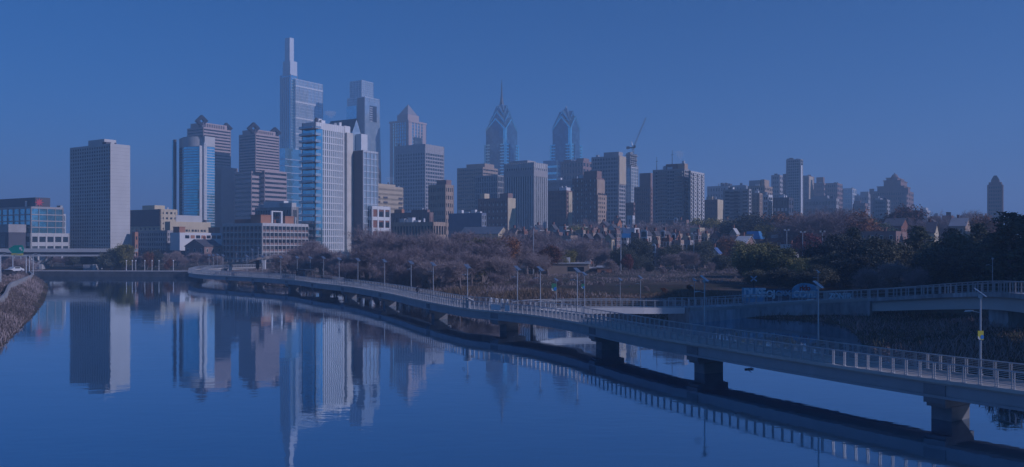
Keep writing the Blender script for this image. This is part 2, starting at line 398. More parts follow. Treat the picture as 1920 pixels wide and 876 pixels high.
# ---- 3: hospital-like cluster right of it
B = Bld('brown_office', 'blocky building with a dark blank upper storey and yellow lit end behind the pale tower', 'building', 244, 301, 333, 392, 540)
facade(B, (0, B.W, 0, B.L, 0, B.H), 9, 7, 4, CREAM, GD, span=.6, pier=.5)
B.part('dark_panel', MB().box(-.3, .5, B.z(424), -.02, B.L-.5, B.z(393)), mat('plum_cladding', (.10, .075, .085)))
penthouse(B, 262, 285, 300, 384, CREAM); rooftop(B, 8, 5)
B = Bld('grey_office', 'grey speckled office block with a narrow cream lit edge beside the pale tower', 'building', 247, 313, 326, 432, 440)
facade(B, (0, B.W, 0, B.L, 0, B.H), 6, 16, 3, GREY, GM, span=.45, pier=.35)
B.part('brick_pier', MB().box(-.5, B.y_at(252), 0, -.04, B.y_at(259)-8, B.z(436)), ORANGE) if False else None
rooftop(B, 9, 5)
B = Bld('brick_stair_tower', 'slim orange brick stair tower at the foot of the pale tower', 'stair tower', 247, 253, 259, 437, 425)
plain(B, (0, B.W, 0, B.L, 0, B.H), ORANGE)
for k in range(4): B.part('window', MB().box(B.W*.3, -.12, B.H*.25+k*4, B.W*.7, -.02, B.H*.25+k*4+1.6), GD)
B = Bld('cream_building', 'long cream building with a sloping roofline and one row of small windows', 'building', 309, 319, 395, 417, 500)
plain(B, (0, B.W, 0, B.L, 0, B.H), CREAM)
for k in range(9): B.part('window', MB().box(B.W*.22+k*B.W*.075, -.15, B.z(434), B.W*.22+k*B.W*.075+B.W*(.05 if k % 3 else .025), -.02, B.z(430)), GD)
penthouse(B, 352, 340, 362, 403, CONC); rooftop(B, 12, 5)
B = Bld('white_warehouse', 'white rendered warehouse with rust coloured roof huts at its ends', 'warehouse', 319, 337, 417, 438, 425)
plain(B, (0, B.W, 0, B.L, 0, B.H), WHITE)
for k in range(7):
    B.part('window', MB().box(B.W*(.12+.125*k), -.12, B.z(447), B.W*(.12+.125*k)+2.4, -.02, B.z(441)), ORANGE if k % 2 else GD)
for f_ in (.02, .84): B.part('roof_hut', MB().box(B.W*f_, 1, B.H, B.W*f_+B.W*.13, 6, B.z(426)).box(B.W*f_-.2, .8, B.z(426), B.W*(f_+.13)+.2, 6.2, B.z(425)), ORANGE)
def gable_house(B, box, wall, roofm, ridge='x', rise=3.0, over=.35, wz=None, wl=2, wr=2, chim=1, wh=1.5, ww=.9):
    x0, x1, y0, y1, z0, z1 = box
    mb = MB().box(x0, y0, z0, x1, y1, z1); rf = MB()
    if ridge == 'x':       # ridge runs along x: gables on the shaded (x0) side
        ym = (y0+y1)/2
        for xx in (x0, x1): mb.add([(xx, y0, z1), (xx, y1, z1), (xx, ym, z1+rise)], [(0, 1, 2)])
        for s_, ya in ((1, y0-over), (-1, y1+over)):
            zz = z1-over*rise/((y1-y0)/2)
            rf.add([(x0-over, ya, zz), (x1+over, ya, zz), (x1+over, ym, z1+rise), (x0-over, ym, z1+rise), (x0-over, ya, zz+.18), (x1+over, ya, zz+.18), (x1+over, ym, z1+rise+.18), (x0-over, ym, z1+rise+.18)],
                   [(0,1,2,3),(4,7,6,5),(0,4,5,1),(1,5,6,2),(2,6,7,3),(3,7,4,0)])
    else:
        xm = (x0+x1)/2
        for yy in (y0, y1): mb.add([(x0, yy, z1), (x1, yy, z1), (xm, yy, z1+rise)], [(0, 1, 2)])
        for s_, xa in ((1, x0-over), (-1, x1+over)):
            zz = z1-over*rise/((x1-x0)/2)
            rf.add([(xa, y0-over, zz), (xa, y1+over, zz), (xm, y1+over, z1+rise), (xm, y0-over, z1+rise), (xa, y0-over, zz+.18), (xa, y1+over, zz+.18), (xm, y1+over, z1+rise+.18), (xm, y0-over, z1+rise+.18)],
                   [(0,1,2,3),(4,7,6,5),(0,4,5,1),(1,5,6,2),(2,6,7,3),(3,7,4,0)])
    B.part('wall', mb, wall); ro = B.part('roof', rf, roofm)
    if chim: B.part('chimney', MB().box((x0+x1)/2+1, (y0+y1)/2+.6, z1+rise*.4, (x0+x1)/2+1.9, (y0+y1)/2+1.4, z1+rise+1.3).box((x0+x1)/2+.9, (y0+y1)/2+.5, z1+rise+1.3, (x0+x1)/2+2.0, (y0+y1)/2+1.5, z1+rise+1.5), BRICK, ro)
    windows(B, box, wl, wr, wh, ww)
def windows(B, box, wl, wr, wh=1.5, ww=.9, st=3.0, trim=WHITE):
    x0, x1, y0, y1, z0, z1 = box; nfl = max(1, int((z1-z0-1.2)//st))
    for k in range(nfl):
        zc = z1-1.9-k*st
        if zc < z0+1.2: break
        for q in range(wl):
            y = y0+(y1-y0)*(q+.5)/wl; fr = MB().box(x0-.07, y-ww/2-.12, zc-wh/2-.12, x0-.02, y+ww/2+.12, zc+wh/2+.12)
            f_ = B.part('window', fr, trim); B.part('pane', MB().box(x0-.09, y-ww/2, zc-wh/2, x0-.075, y+ww/2, zc+wh/2), GD, f_)
        for q in range(wr):
            x = x0+(x1-x0)*(q+.5)/wr; fr = MB().box(x-ww/2-.12, y0-.07, zc-wh/2-.12, x+ww/2+.12, y0-.02, zc+wh/2+.12)
            f_ = B.part('window', fr, trim); B.part('pane', MB().box(x-ww/2, y0-.09, zc-wh/2, x+ww/2, y0-.075, zc+wh/2), GD, f_)
B = Bld('gabled_mill', 'dark brick gabled mill house in shade below the white warehouse', 'mill', 347, 383, 416, 462, 402)
gable_house(B, (0, B.W, 0, B.L, 0, B.H), BROWN, SLATE, 'x', 3.2, wl=3, wr=3)
B = Bld('garage_building', 'low dark flat roofed parking building at the water behind the quay lamps', 'parking building', 258, 345, 352, 470, 412)
facade(B, (0, B.W, 0, B.L, 0, B.H), 3, 12, 1, DGREY, GD, span=.35, pier=.1)

# ---- 4: round glass apartment tower
def round_tower():
    B = Bld('curved_glass_tower', 'glass apartment tower with a rounded blue front and pale crown', 'tower', 325, 373, 384, 254, 600)
    r = B.L*.52; H = B.H
    def plan(off, n=14):
        p = [(B.W-off*1.0, off), (B.W-off, B.L-off), (r*.9+off*.2, B.L-off)]
        # rounded front: from (x small, y=L) round to (0..., 0)
        q = [(r*(1-math.cos(t))*.9+off*math.cos(t), B.L-r*1.0+r*math.sin(t)-off*math.sin(t)) for t in [math.pi/2*(1-k/n) for k in range(n+1)]]
        q += [(r*(1-math.cos(t))*.9+off*math.cos(t), r-r*math.sin(t)+off*math.sin(t)) for t in [math.pi/2*k/n for k in range(n+1)]]
        return p+q
    fl = 40; fh = (H-7)/fl
    for k in range(fl): B.part('window_band', MB().prism(plan(.4), k*fh+.02, (k+1)*fh-.02), GB)
    mb = MB()
    for k in range(fl+1): mb.prism(plan(.05 if k % 6 == 0 else .28), k*fh-.22, k*fh+(.35 if k % 6 == 0 else .18))
    B.part('floor_slab', mb, SILVER)
    B.part('crown', MB().prism(plan(.0), H-7, H), CONC)
    mb = MB()
    for k in range(9):
        x = B.W*(.12+.1*k); mb.box(x, -.1, 0, x+.7, .5, H-7)
    B.part('pier', mb, WHITE)
    B.part('back_fin', MB().box(B.W*.2, B.L-.3, 0, B.W*.5, B.L+1.6, H*.99), DGREY)
    B.part('back_glazing', MB().box(B.W*.25, B.L+1.65, 0, B.W*.6, B.L+3.4, H*.985), GB)
    B.part('side_bay', MB().box(B.W*.62, -1.8, 0, B.W*.95, -.15, B.z(268)), GL)
    mb = MB()
    for k in range(int(fl*.93)): mb.box(B.W*.6, -2.0, k*fh-.2, B.W*.97, -.12, k*fh+.3)
    for f_ in (.6, .77, .94): mb.box(B.W*f_, -2.05, 0, B.W*f_+.5, -.12, B.z(267))
    B.part('balcony', mb, WHITE)
round_tower()

# ---- 5, 6: twin granite towers with diamonds on the roof
def diamond_tower(label, xl, xc, xr, yt, Y, low, d1, d2, pent, ground):
    B = Bld('granite_tower', label, 'tower', xl, xc, xr, yt, Y, group='twin towers with diamond ornaments')
    facade(B, (0, B.W, 0, B.L, B.z(low[3])-2, B.H), low[4], 1, 1, GRANITE, GD, span=.52, pier=.0, ds=.28, edge=.5, bands=True)
    ll, lc, lr = low[:3]
    yb = B.y_at(ll)
    facade(B, (B.x_at(lc) if lc > xc else -1.5, B.x_at(lr), -B.W*.10, yb, 0, B.z(low[3])), low[5], 1, 1, GRANITE, GD, span=.52, pier=.0, ds=.28, edge=.5, name='lower_block')
    facade(B, (-2.2, B.W*.55, 3, yb, 0, B.z(low[3]+3)), low[5], 1, 1, GRANITE, GD, span=.52, pier=0, ds=.28, edge=.5, name='flank_block')
    zt = B.z(pent)
    B.part('penthouse', MB().box(1.5, 2, B.H-.1, B.W-3, B.L-3, zt), GRANITE)
    mb = MB()
    for k in range(9): mb.box(3+k*(B.W-8)/9, 1.85, B.H+.6, 3+(k+.55)*(B.W-8)/9, 1.98, zt-1)
    B.part('louvre', mb, DGREY)
    for px, py in (d1, d2):
        x = B.W*.04 if px == d1[0] else B.W*.93
        zc = B.z(py); h = 5.6*Y/800; yy = B.L*.12
        o = [(0, -h), (h, 0), (0, h), (-h, 0)]; i = [(0, -h*.42), (h*.42, 0), (0, h*.42), (-h*.42, 0)]
        mb = MB(); c, s_ = math.cos(PHI), math.sin(PHI)
        fr = []
        for y_ in (0, 3.0):
            fr += [(x+u*s_, yy+y_-u*c, zc+z_) for u, z_ in o]+[(x+u*s_, yy+y_-u*c, zc+z_) for u, z_ in i]
        fs = []
        for k in range(4):
            k2 = (k+1) % 4
            fs += [(k, k2, 4+k2, 4+k), (8+k2, 8+k, 12+k, 12+k2), (k, 8+k, 8+k2, k2), (4+k, 4+k2, 12+k2, 12+k)]
        mb.add(fr, fs); B.part('diamond_ornament', mb, DGREY)
        B.part('ornament_base', MB().box(x-1.6, yy-1.5, B.H, x+1.6, yy+3.4, zc-h*.75), DGREY)
    return B
diamond_tower('striped granite tower with roof diamonds standing behind the curved glass tower', 351, 381, 433, 238, 800, (386, 381, 440, 311, 13, 20), (367, 226), (417, 234), 229, 0)
diamond_tower('striped granite tower with roof diamonds clear of its twin, lower wing stepping forward', 448, 479, 524, 250, 780, (443, 492, 534, 318, 13, 17), (463, 240), (509, 243), 242, 0)

# ---- 7: tallest tower with a mast
B = Bld('mast_tower', 'tallest glass skyscraper, stepped and topped by a slender lantern mast', 'skyscraper', 525, 545, 558, 139, 1150)
facade(B, (0, B.W, 0, B.L, 0, B.H), 60, 5, 2, SILVER, GB, span=.10, pier=.06, edge=.6)
z1 = B.z(139)
def slab(pl, pc, pr, yb, yt, m, nm, q=1.0):
    y0 = B.y_at(pc)+q; B.part(nm, MB().box(q, y0, B.z(yb), max(q+3, B.x_at(pr)*.9), B.y_at(pl), B.z(yt)), m)
B.part('upper_core', MB().box(1, B.y_at(543), B.z(139), 13.5, B.y_at(529), B.z(113)), SILVER); B.part('lantern_mast', MB().box(2, B.y_at(541), B.z(113), 9.5, B.y_at(532), B.z(69)), SILVER)
facade(B, (B.W*.45, B.x_at(602), -B.W*.28, B.L*.9, 0, B.z(147)), 56, 6, 7, SILVER, GL, span=.12, pier=.05, edge=.5, name='office_wing')
mb = MB()
for k in range(7): zz = B.z(160+k*30); mb.box(B.W*.45-.2, -B.W*.28-.2, zz-.9, B.x_at(602)+.2, B.L*.9, zz+.9)
B.part('sky_band', mb, WHITE)
for k in range(4):
    y_ = B.L*(.2+.2*k); B.part('fin', MB().box(-.8, y_, 0, .2, y_+1.2, B.H-3), SILVER)
B.part('annex', MB().box(-18, -9, 0, 10, B.L*.5, B.z(281)), GB)
mb = MB()
for k in range(14): mb.box(-18.2, -9.2, k*9, 10.2, B.L*.5, k*9+.8)
B.part('annex_band', mb, SILVER)

# ---- 9: tall glass tower with a dark cut-out window
B = Bld('glass_skyscraper', 'tall pale glass skyscraper with a dark square cut out near the top', 'skyscraper', 651, 684, 712, 181, 1150)
facade(B, (0, B.W, 0, B.L, 0, B.H), 60, 3, 3, SILVER, GL, span=.08, pier=.03, edge=.4)
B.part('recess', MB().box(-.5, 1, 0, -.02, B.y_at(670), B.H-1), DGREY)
B.part('blue_bay', MB().box(-2.5, B.y_at(671), 0, -.05, B.y_at(652), B.z(197)), GB)
facade(B, (1, B.x_at(707), B.y_at(677), B.y_at(655), B.H-1, B.z(149)), 8, 4, 6, SILVER, GL, span=.12, pier=.08, name='crown')
B.part('cutout_window', MB().box(B.x_at(693), -.35, B.z(226), B.x_at(706), -.02, B.z(196)), mat('deep_glass', (.03, .035, .05), .15))
mb = MB()
for k in range(7): mb.box(B.x_at(693), -.6, B.z(226-k*4.2), B.x_at(698), -.36, B.z(226-k*4.2)+1.2)
B.part('balcony', mb, SILVER)
B.part('flared_skirt', MB().loft([(-.2, -.3), (B.W+6, -.3), (B.W+6, B.L*.8), (-.2, B.L*.8)], 0, [(.2, -.05), (B.W-.4, -.05), (B.W-.4, B.L*.8), (.2, B.L*.8)], B.z(190)), GL)

# ---- 8: white balcony tower on the river
B = Bld('balcony_tower', 'broad white riverside apartment tower with stacked balconies up its corner', 'tower', 566, 596, 651, 228, 420)
nf = 20; top = B.z(240); fh = top/nf
facade(B, (0, B.W, 1.5, B.L, 0, B.H), nf, 4, 14, WHITE, GB, span=.16, pier=.42, edge=1.0, parapet=B.H-top)
for k in range(1, nf+1):
    z_ = k*fh-.4
    b_ = B.part('balcony', MB().box(-2.6, 1.0, z_, .4, B.L*.95, z_+.2).box(-2.0, -.5, z_, 1.6, 1.4, z_+.2), GRANITE)
    B.part('balustrade', MB().box(-2.6, 1.0, z_+.3, -2.52, B.L*.95, z_+1.25).box(-2.0, -.5, z_+.3, 1.6, -.42, z_+1.25), GL, b_)
B.part('front_glazing', MB().box(.5, 1.885, .3, B.W-.5, 1.90, top), GL)  # paler glass for the front, bright sky reflection put into its colour
B.part('side_glazing', MB().box(-.04, 2.2, .3, -.02, B.L-.6, top), GB)
B.part('corner_glazing', MB().box(.1, 1.3, 0, 4.4, 1.6, top), GB)
B.part('stair_slab', MB().box(B.x_at(651)-.05, 0, 0, B.x_at(662), B.L*.8, B.z(240)), mat('pale_stone', (.62, .58, .52)))
x0 = B.x_at(663)
facade(B, (x0, B.x_at(692), -6.5, B.L*.55, 0, B.z(274)), 17, 3, 4, SILVER, GL, span=.14, pier=.06, edge=.4, name='glass_wing')
B.part('wing_shade_sheet', MB().box(x0-.35, -6.2, 0, x0-.02, B.L*.5, B.z(275)), DGREY)  # dark sheet over the wing's side, shade put into its colour
for k in range(17):
    z_ = (k+1)*B.z(274)/17-.5; b_ = B.part('balcony', MB().box(B.x_at(692)-.5, -5.5, z_, B.x_at(692)+1.5, -1.0, z_+.25), CONC)
B.part('roof_house', MB().box(B.x_at(651), 2, B.z(240), B.x_at(662), 9, B.z(226)), WHITE)
rooftop(B, 17, 6)

# ---- behind it: gabled glass tower, little dark tower
B = Bld('gabled_glass_tower', 'pale glass tower whose pointed gable shows over the white balcony tower', 'tower', 612, 661, 676, 246, 700)
plain(B, (0, B.W, 0, B.L, 0, B.H), GL, roof=None)
xm = B.W/2; zt = B.z(222)
B.part('gable', MB().add([(0, 0, B.H), (B.W, 0, B.H), (xm, 0, zt), (0, B.L, B.H), (B.W, B.L, B.H), (xm, B.L, zt)], [(0, 1, 2), (5, 4, 3)]), GL)
B.part('roof', MB().add([(-.4, -.4, B.H-.4), (xm, -.4, zt+.4), (xm, B.L, zt+.4), (-.4, B.L, B.H-.4)], [(0, 1, 2, 3)]).add([(B.W+.4, -.4, B.H-.4), (B.W+.4, B.L, B.H-.4), (xm, B.L, zt+.4), (xm, -.4, zt+.4)], [(0, 1, 2, 3)]), SLATE)
B.part('terrace_box', MB().box(B.W*.4, -6, B.z(300), B.W*1.2, 0, B.z(251)), WHITE)
B = Bld('dark_office_tower', 'small dark office tower with a slanted top beside the balcony tower', 'tower', 690, 699, 714, 322, 640)
facade(B, (0, B.W, 0, B.L, 0, B.H), 12, 2, 1, DGREY, GD, span=.45, pier=0, edge=.4)
B.part('slanted_roof', MB().add([(0,0,B.H),(B.W,0,B.H),(B.W,B.L,B.H),(0,B.L,B.H),(0,0,B.z(304)),(B.W*.5,0,B.z(304)),(B.W*.5,B.L,B.z(304)),(0,B.L,B.z(304))], [(3,2,1,0),(4,5,6,7),(0,1,5,4),(1,2,6,5),(2,3,7,6),(3,0,4,7)]), DGREY)

# ---- 11: pyramid tower, 12: banded office before it
B = Bld('pyramid_tower', 'granite skyscraper crowned by a stepped pyramid', 'skyscraper', 731, 766, 799, 225, 1150)
facade(B, (0, B.W, 0, B.L, 0, B.H), 40, 8, 6, GRANITE, GB, span=.18, pier=.42, edge=5)
i = 7
B.part('cornice', MB().box(-.8, -.8, B.H-2.5, B.W+.8, B.L+.8, B.H), GRANITE)
B.part('bay_window', MB().box(B.W*.3, -.9, B.H*.3, B.W*.72, -.02, B.H-22), GM)
B.part('pyramid_base', MB().box(i, i, B.H, B.W-i, B.L-i, B.z(212)), GRANITE)
z0, z1 = B.z(212), B.z(190); c = (B.W/2, B.L/2); j = i+1
mb = MB().add([(j, j, z0), (B.W-j, j, z0), (B.W-j, B.L-j, z0), (j, B.L-j, z0), (c[0], c[1], z1)], [(0, 1, 4), (1, 2, 4), (2, 3, 4), (3, 0, 4)])
B.part('pyramid_roof', mb, mat('pale_metal', (.36, .33, .33), .5, .3))
B = Bld('banded_office', 'grey slab office with dark window bands standing before the pyramid tower', 'office tower', 740, 797, 833, 270, 950)
facade(B, (0, B.W, 0, B.L, 0, B.H), 26, 12, 8, GREY, GD, span=.40, pier=.20, edge=1.5, parapet=9)
rooftop(B, 21, 4)
# ---- 13 beige flats
B = Bld('beige_flats', 'long beige block of flats with stacks of dark balconies', 'apartment block', 691, 699, 801, 347, 620)
facade(B, (0, B.W, 0, B.L, 0, B.H), 14, 3, 26, BEIGE, GD, span=.55, pier=.55)
for f_ in (.10, .34, .84):
    for k in range(11): B.part('balcony', MB().box(B.W*f_, -.5, 6+k*B.H*.07, B.W*(f_+.12), -.02, 6+k*B.H*.07+1.3), DGREY)
penthouse(B, 700, 693, 712, 343, BEIGE); rooftop(B, 22, 6)
B = Bld('panelled_mill', 'white framed mill building with red brick panels beside the balcony tower', 'mill building', 676, 697, 733, 386, 440)
facade(B, (0, B.W, 0, B.L, 0, B.H), 5, 5, 3, WHITE, BRICK, span=.32, pier=.22, bands=False)
for k in range(5):
    for q in range(2):
        for j in range(2): B.part('window', MB().box(B.W*(.38+.32*q+.11*j), .3, B.H*(k+.3)/5.3, B.W*(.38+.32*q+.11*j)+1.7, .41, B.H*(k+.8)/5.3), GD)
B = Bld('corner_block', 'brown office block with a cream lit end beside the beige flats', 'office block', 803, 835, 851, 346, 560)
facade(B, (0, B.W, 0, B.L, 0, B.H), 9, 9, 4, TAN, GD, span=.5, pier=.45)
penthouse(B, 816, 838, 840, 337, BROWN)
B = Bld('dark_brick_warehouse', 'dark brick warehouse behind the long two storey terrace', 'warehouse', 733, 805, 813, 398, 480)
facade(B, (0, B.W, 0, B.L, 0, B.H), 4, 10, 2, BROWN, GD, span=.6, pier=.55); penthouse(B, 738, 752, 756, 391, ORANGE); penthouse(B, 770, 800, 800, 393, BROWN); rooftop(B, 31, 6)
B = Bld('long_terrace', 'long low mill terrace with tall paired windows and a bright end bay', 'mill', 733, 812, 837, 416, 405)
facade(B, (0, B.W, 0, B.L, 0, B.H), 3, 14, 5, TAN, GD, span=.35, pier=.30); rooftop(B, 33, 7)
B = Bld('blank_wall_building', 'plain blue grey windowless building with a stepped white parapet', 'building', 841, 903, 912, 401, 440)
plain(B, (0, B.W, 0, B.L, 0, B.H), BLUEGREY)
for k, f_ in enumerate((.05, .2, .42, .6)): B.part('parapet_step', MB().box(.2, B.L*f_, B.H, 2, B.L*(f_+.12), B.H+(2.2 if k % 2 else 1.2)), WHITE)
windows(B, (0, B.W, 0, B.L, 0, B.H), 0, 2, 2.2, 1.2)
B = Bld('brown_slab_office', 'wide brown slab office with faint horizontal bands near the twin gabled spires', 'office tower', 857, 905, 934, 313, 820)
facade(B, (0, B.W, 0, B.L, 0, B.H), 22, 14, 6, TAN, GD, span=.6, pier=.10, edge=1)
penthouse(B, 870, 905, 912, 306, TAN); rooftop(B, 35, 5)
B = Bld('glazed_block', 'blue glazed block with pale frames in front of the brown slab office', 'office block', 890, 933, 945, 328, 740)
facade(B, (0, B.W, 0, B.L, 0, B.H), 13, 10, 4, CONC2, GM, span=.22, pier=.18)
B = Bld('brick_apartments', 'brown brick apartment house with white windows and a cream lit end, low among the towers', 'apartment house', 896, 951, 966, 371, 560)
facade(B, (0, B.W, 0, B.L, 0, B.H), 8, 14, 3, BROWN, GD, span=.55, pier=.6, edge=1)
for k in range(8):
    for q in range(0, 14, 2): B.part('window', MB().box(-.06, B.L*(q+.35)/14, 2+k*B.H/8.6, -.01, B.L*(q+.75)/14, 3.4+k*B.H/8.6), CONC)
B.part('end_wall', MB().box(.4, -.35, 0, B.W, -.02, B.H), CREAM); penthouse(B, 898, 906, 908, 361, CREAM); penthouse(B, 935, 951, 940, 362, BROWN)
B = Bld('striped_tower', 'white and dark vertically striped tower before the spired skyscraper', 'tower', 945, 1001, 1027, 304, 640)
facade(B, (0, B.W, 0, B.L, 0, B.H), 20, 13, 7, CONC, GD, span=.12, pier=.42, ds=.0, dp=.45, edge=1.2, parapet=4, bands=True)
B.part('belt', MB().box(-.1, -.1, B.z(330), B.W+.1, B.L+.1, B.z(318)), GREY); penthouse(B, 950, 985, 990, 299, GREY); rooftop(B, 37, 5)

# ---- 22, 23: twin gabled-crown skyscrapers
LTB = glass('blue_crown_glass', (.42, .92, 1.0), (.55, .98, 1.0), .88, .12, share=.5, wob=.01)
LTD = glass('steel_blue_glass', (.07, .16, .26), (.16, .32, .44), .55, .1, share=.5, wob=.012)
def cross_gable(B, c, hx, hy, z0, ze, za, m_face, m_roof, band=2.0):
    """cross-gabled tier: eaves at ze, four gables rising to za"""
    x0, x1, y0, y1 = c[0]-hx, c[0]+hx, c[1]-hy, c[1]+hy
    mb = MB()
    for pts in ([(x0,y1),(x0,y0)], [(x0,y0),(x1,y0)], [(x1,y0),(x1,y1)], [(x1,y1),(x0,y1)]):
        (ax, ay), (bx, by) = pts; m_ = ((ax+bx)/2, (ay+by)/2)
        mb.add([(ax, ay, z0), (bx, by, z0), (bx, by, ze), (m_[0], m_[1], za), (ax, ay, ze)], [(0, 1, 2, 3, 4)])
    B.part('gable_tier', mb, m_face)
    rf = MB(); cx, cy = c; e = .9; ct = (cx, cy, za)
    for sx_ in (-1, 1):
        for sy_ in (-1, 1):
            corner = (cx+sx_*(hx+e), cy+sy_*(hy+e), ze-.6); gx_ = (cx+sx_*(hx+e), cy, za+.5); gy_ = (cx, cy+sy_*(hy+e), za+.5)
            t = (cx, cy, za+.5)
            rf.add([corner, gx_, t], [(0, 1, 2), (2, 1, 0)][:1]); rf.add([corner, t, gy_], [(0, 1, 2)])
    B.part('gable_roof', rf, m_roof)
    # bright raking borders on each gable
    bd = MB()
    for pts in ([(x0-.5,y1),(x0-.5,y0)], [(x0,y0-.5),(x1,y0-.5)], [(x1+.5,y0),(x1+.5,y1)], [(x1,y1+.5),(x0,y1+.5)]):
        (ax, ay), (bx, by) = pts; m_ = ((ax+bx)/2, (ay+by)/2)
        for (qx, qy) in ((ax, ay), (bx, by)):
            bd.add([(qx, qy, ze-band*2.1), (qx, qy, ze), (m_[0], m_[1], za), (m_[0], m_[1], za-band*2.1)], [(0, 1, 2, 3)])
    B.part('raking_border', bd, LTB)
def spire_tower(label, xl, xc, xr, sb, Y, ux, tiers, roof, spire):
    B = Bld('gabled_skyscraper', label, 'skyscraper', xl, xc, xr, sb, Y)
    facade(B, (0, B.W, 0, B.L, 0, B.H), 34, 6, 5, LTB, LTD, span=.34, pier=.06, edge=2.5)
    B.part('shaft_bay', MB().box(-.6, B.L*.27, 0, -.02, B.L*.73, B.H).box(B.W*.27, -.6, 0, B.W*.73, -.02, B.H), LTD)
    q = B.W*ux; c = (B.W/2, B.L/2); hx, hy = B.W/2-q, B.L/2-q
    B.part('corner_pier', MB().box(c[0]-hx-.3, c[1]-hy-.3, 0, c[0]-hx+3.5, c[1]-hy+3.5, B.z(tiers[0][1])), LTB)
    for k, (s_, ye, ya) in enumerate(tiers):
        cross_gable(B, c, hx*s_, hy*s_, B.H-.5 if k == 0 else B.z(tiers[k-1][1]), B.z(ye), B.z(ya), LTD, mat('crown_metal', (.30, .50, .62), .3, .8), 1.25*s_)
    # floors and mullions on the upper shaft
    mb = MB(); zt = B.z(tiers[0][1]); fl = 12
    for k in range(fl): z_ = B.H+k*(zt-B.H)/fl; mb.box(c[0]-hx-.25, c[1]-hy-.25, z_, c[0]+hx+.25, c[1]+hy+.25, z_+.7)
    B.part('floor_band', mb, LTD)
    zb_, za_, hs = B.z(roof[0]), B.z(roof[1]), roof[2]
    rf = MB().add([(c[0]-hx*hs, c[1]-hy*hs, zb_), (c[0]+hx*hs, c[1]-hy*hs, zb_), (c[0]+hx*hs, c[1]+hy*hs, zb_), (c[0]-hx*hs, c[1]+hy*hs, zb_), (c[0], c[1], za_)], [(0,1,4),(1,2,4),(2,3,4),(3,0,4)])
    B.part('pyramid_cap', rf, mat('crown_metal', (.30, .50, .62), .3, .8))
    if spire:
        zs = B.z(spire); mb = MB().tube((c[0], c[1], za_-6), (c[0], c[1], za_+8), 3.2, 1.3, 8).tube((c[0], c[1], za_+8), (c[0], c[1], zs), 1.3, .25, 8)
        for k in range(6): mb.tube((c[0], c[1], za_+8+k*3.2), (c[0], c[1], za_+8.9+k*3.2), 1.7-.15*k, n=8)
        B.part('spire', mb, DSTEEL)
    # white stripes on the sunlit slopes
    return B
spire_tower('blue glass skyscraper with stacked gables and a needle spire', 908, 948, 973, 269, 1200, .055, [(1.0, 240, 219), (.76, 226, 205), (.52, 211, 194)], (203, 184, .46), 143)
B = spire_tower('blue glass skyscraper with a pointed gabled crown and no needle, between the brick towers', 1031, 1071, 1092, 269, 1150, .09, [(1.0, 238, 215), (.72, 224, 205)], (223, 195, .78), None)
B.part('shoulder', MB().box(-8, B.L*.55, 0, B.W*.4, B.L+6, B.z(300)), LTD)
mb = MB()
for k in range(int(B.z(300)/9)): mb.box(-8.3, B.L*.55-.3, k*9, B.W*.4, B.L+6.3, k*9+3)
B.part('shoulder_band', mb, LTB)
B.part('finial', MB().tube((B.W/2, B.L/2, B.z(197)), (B.W/2, B.L/2, B.z(194)), 1.2, .3, 8), SILVER)

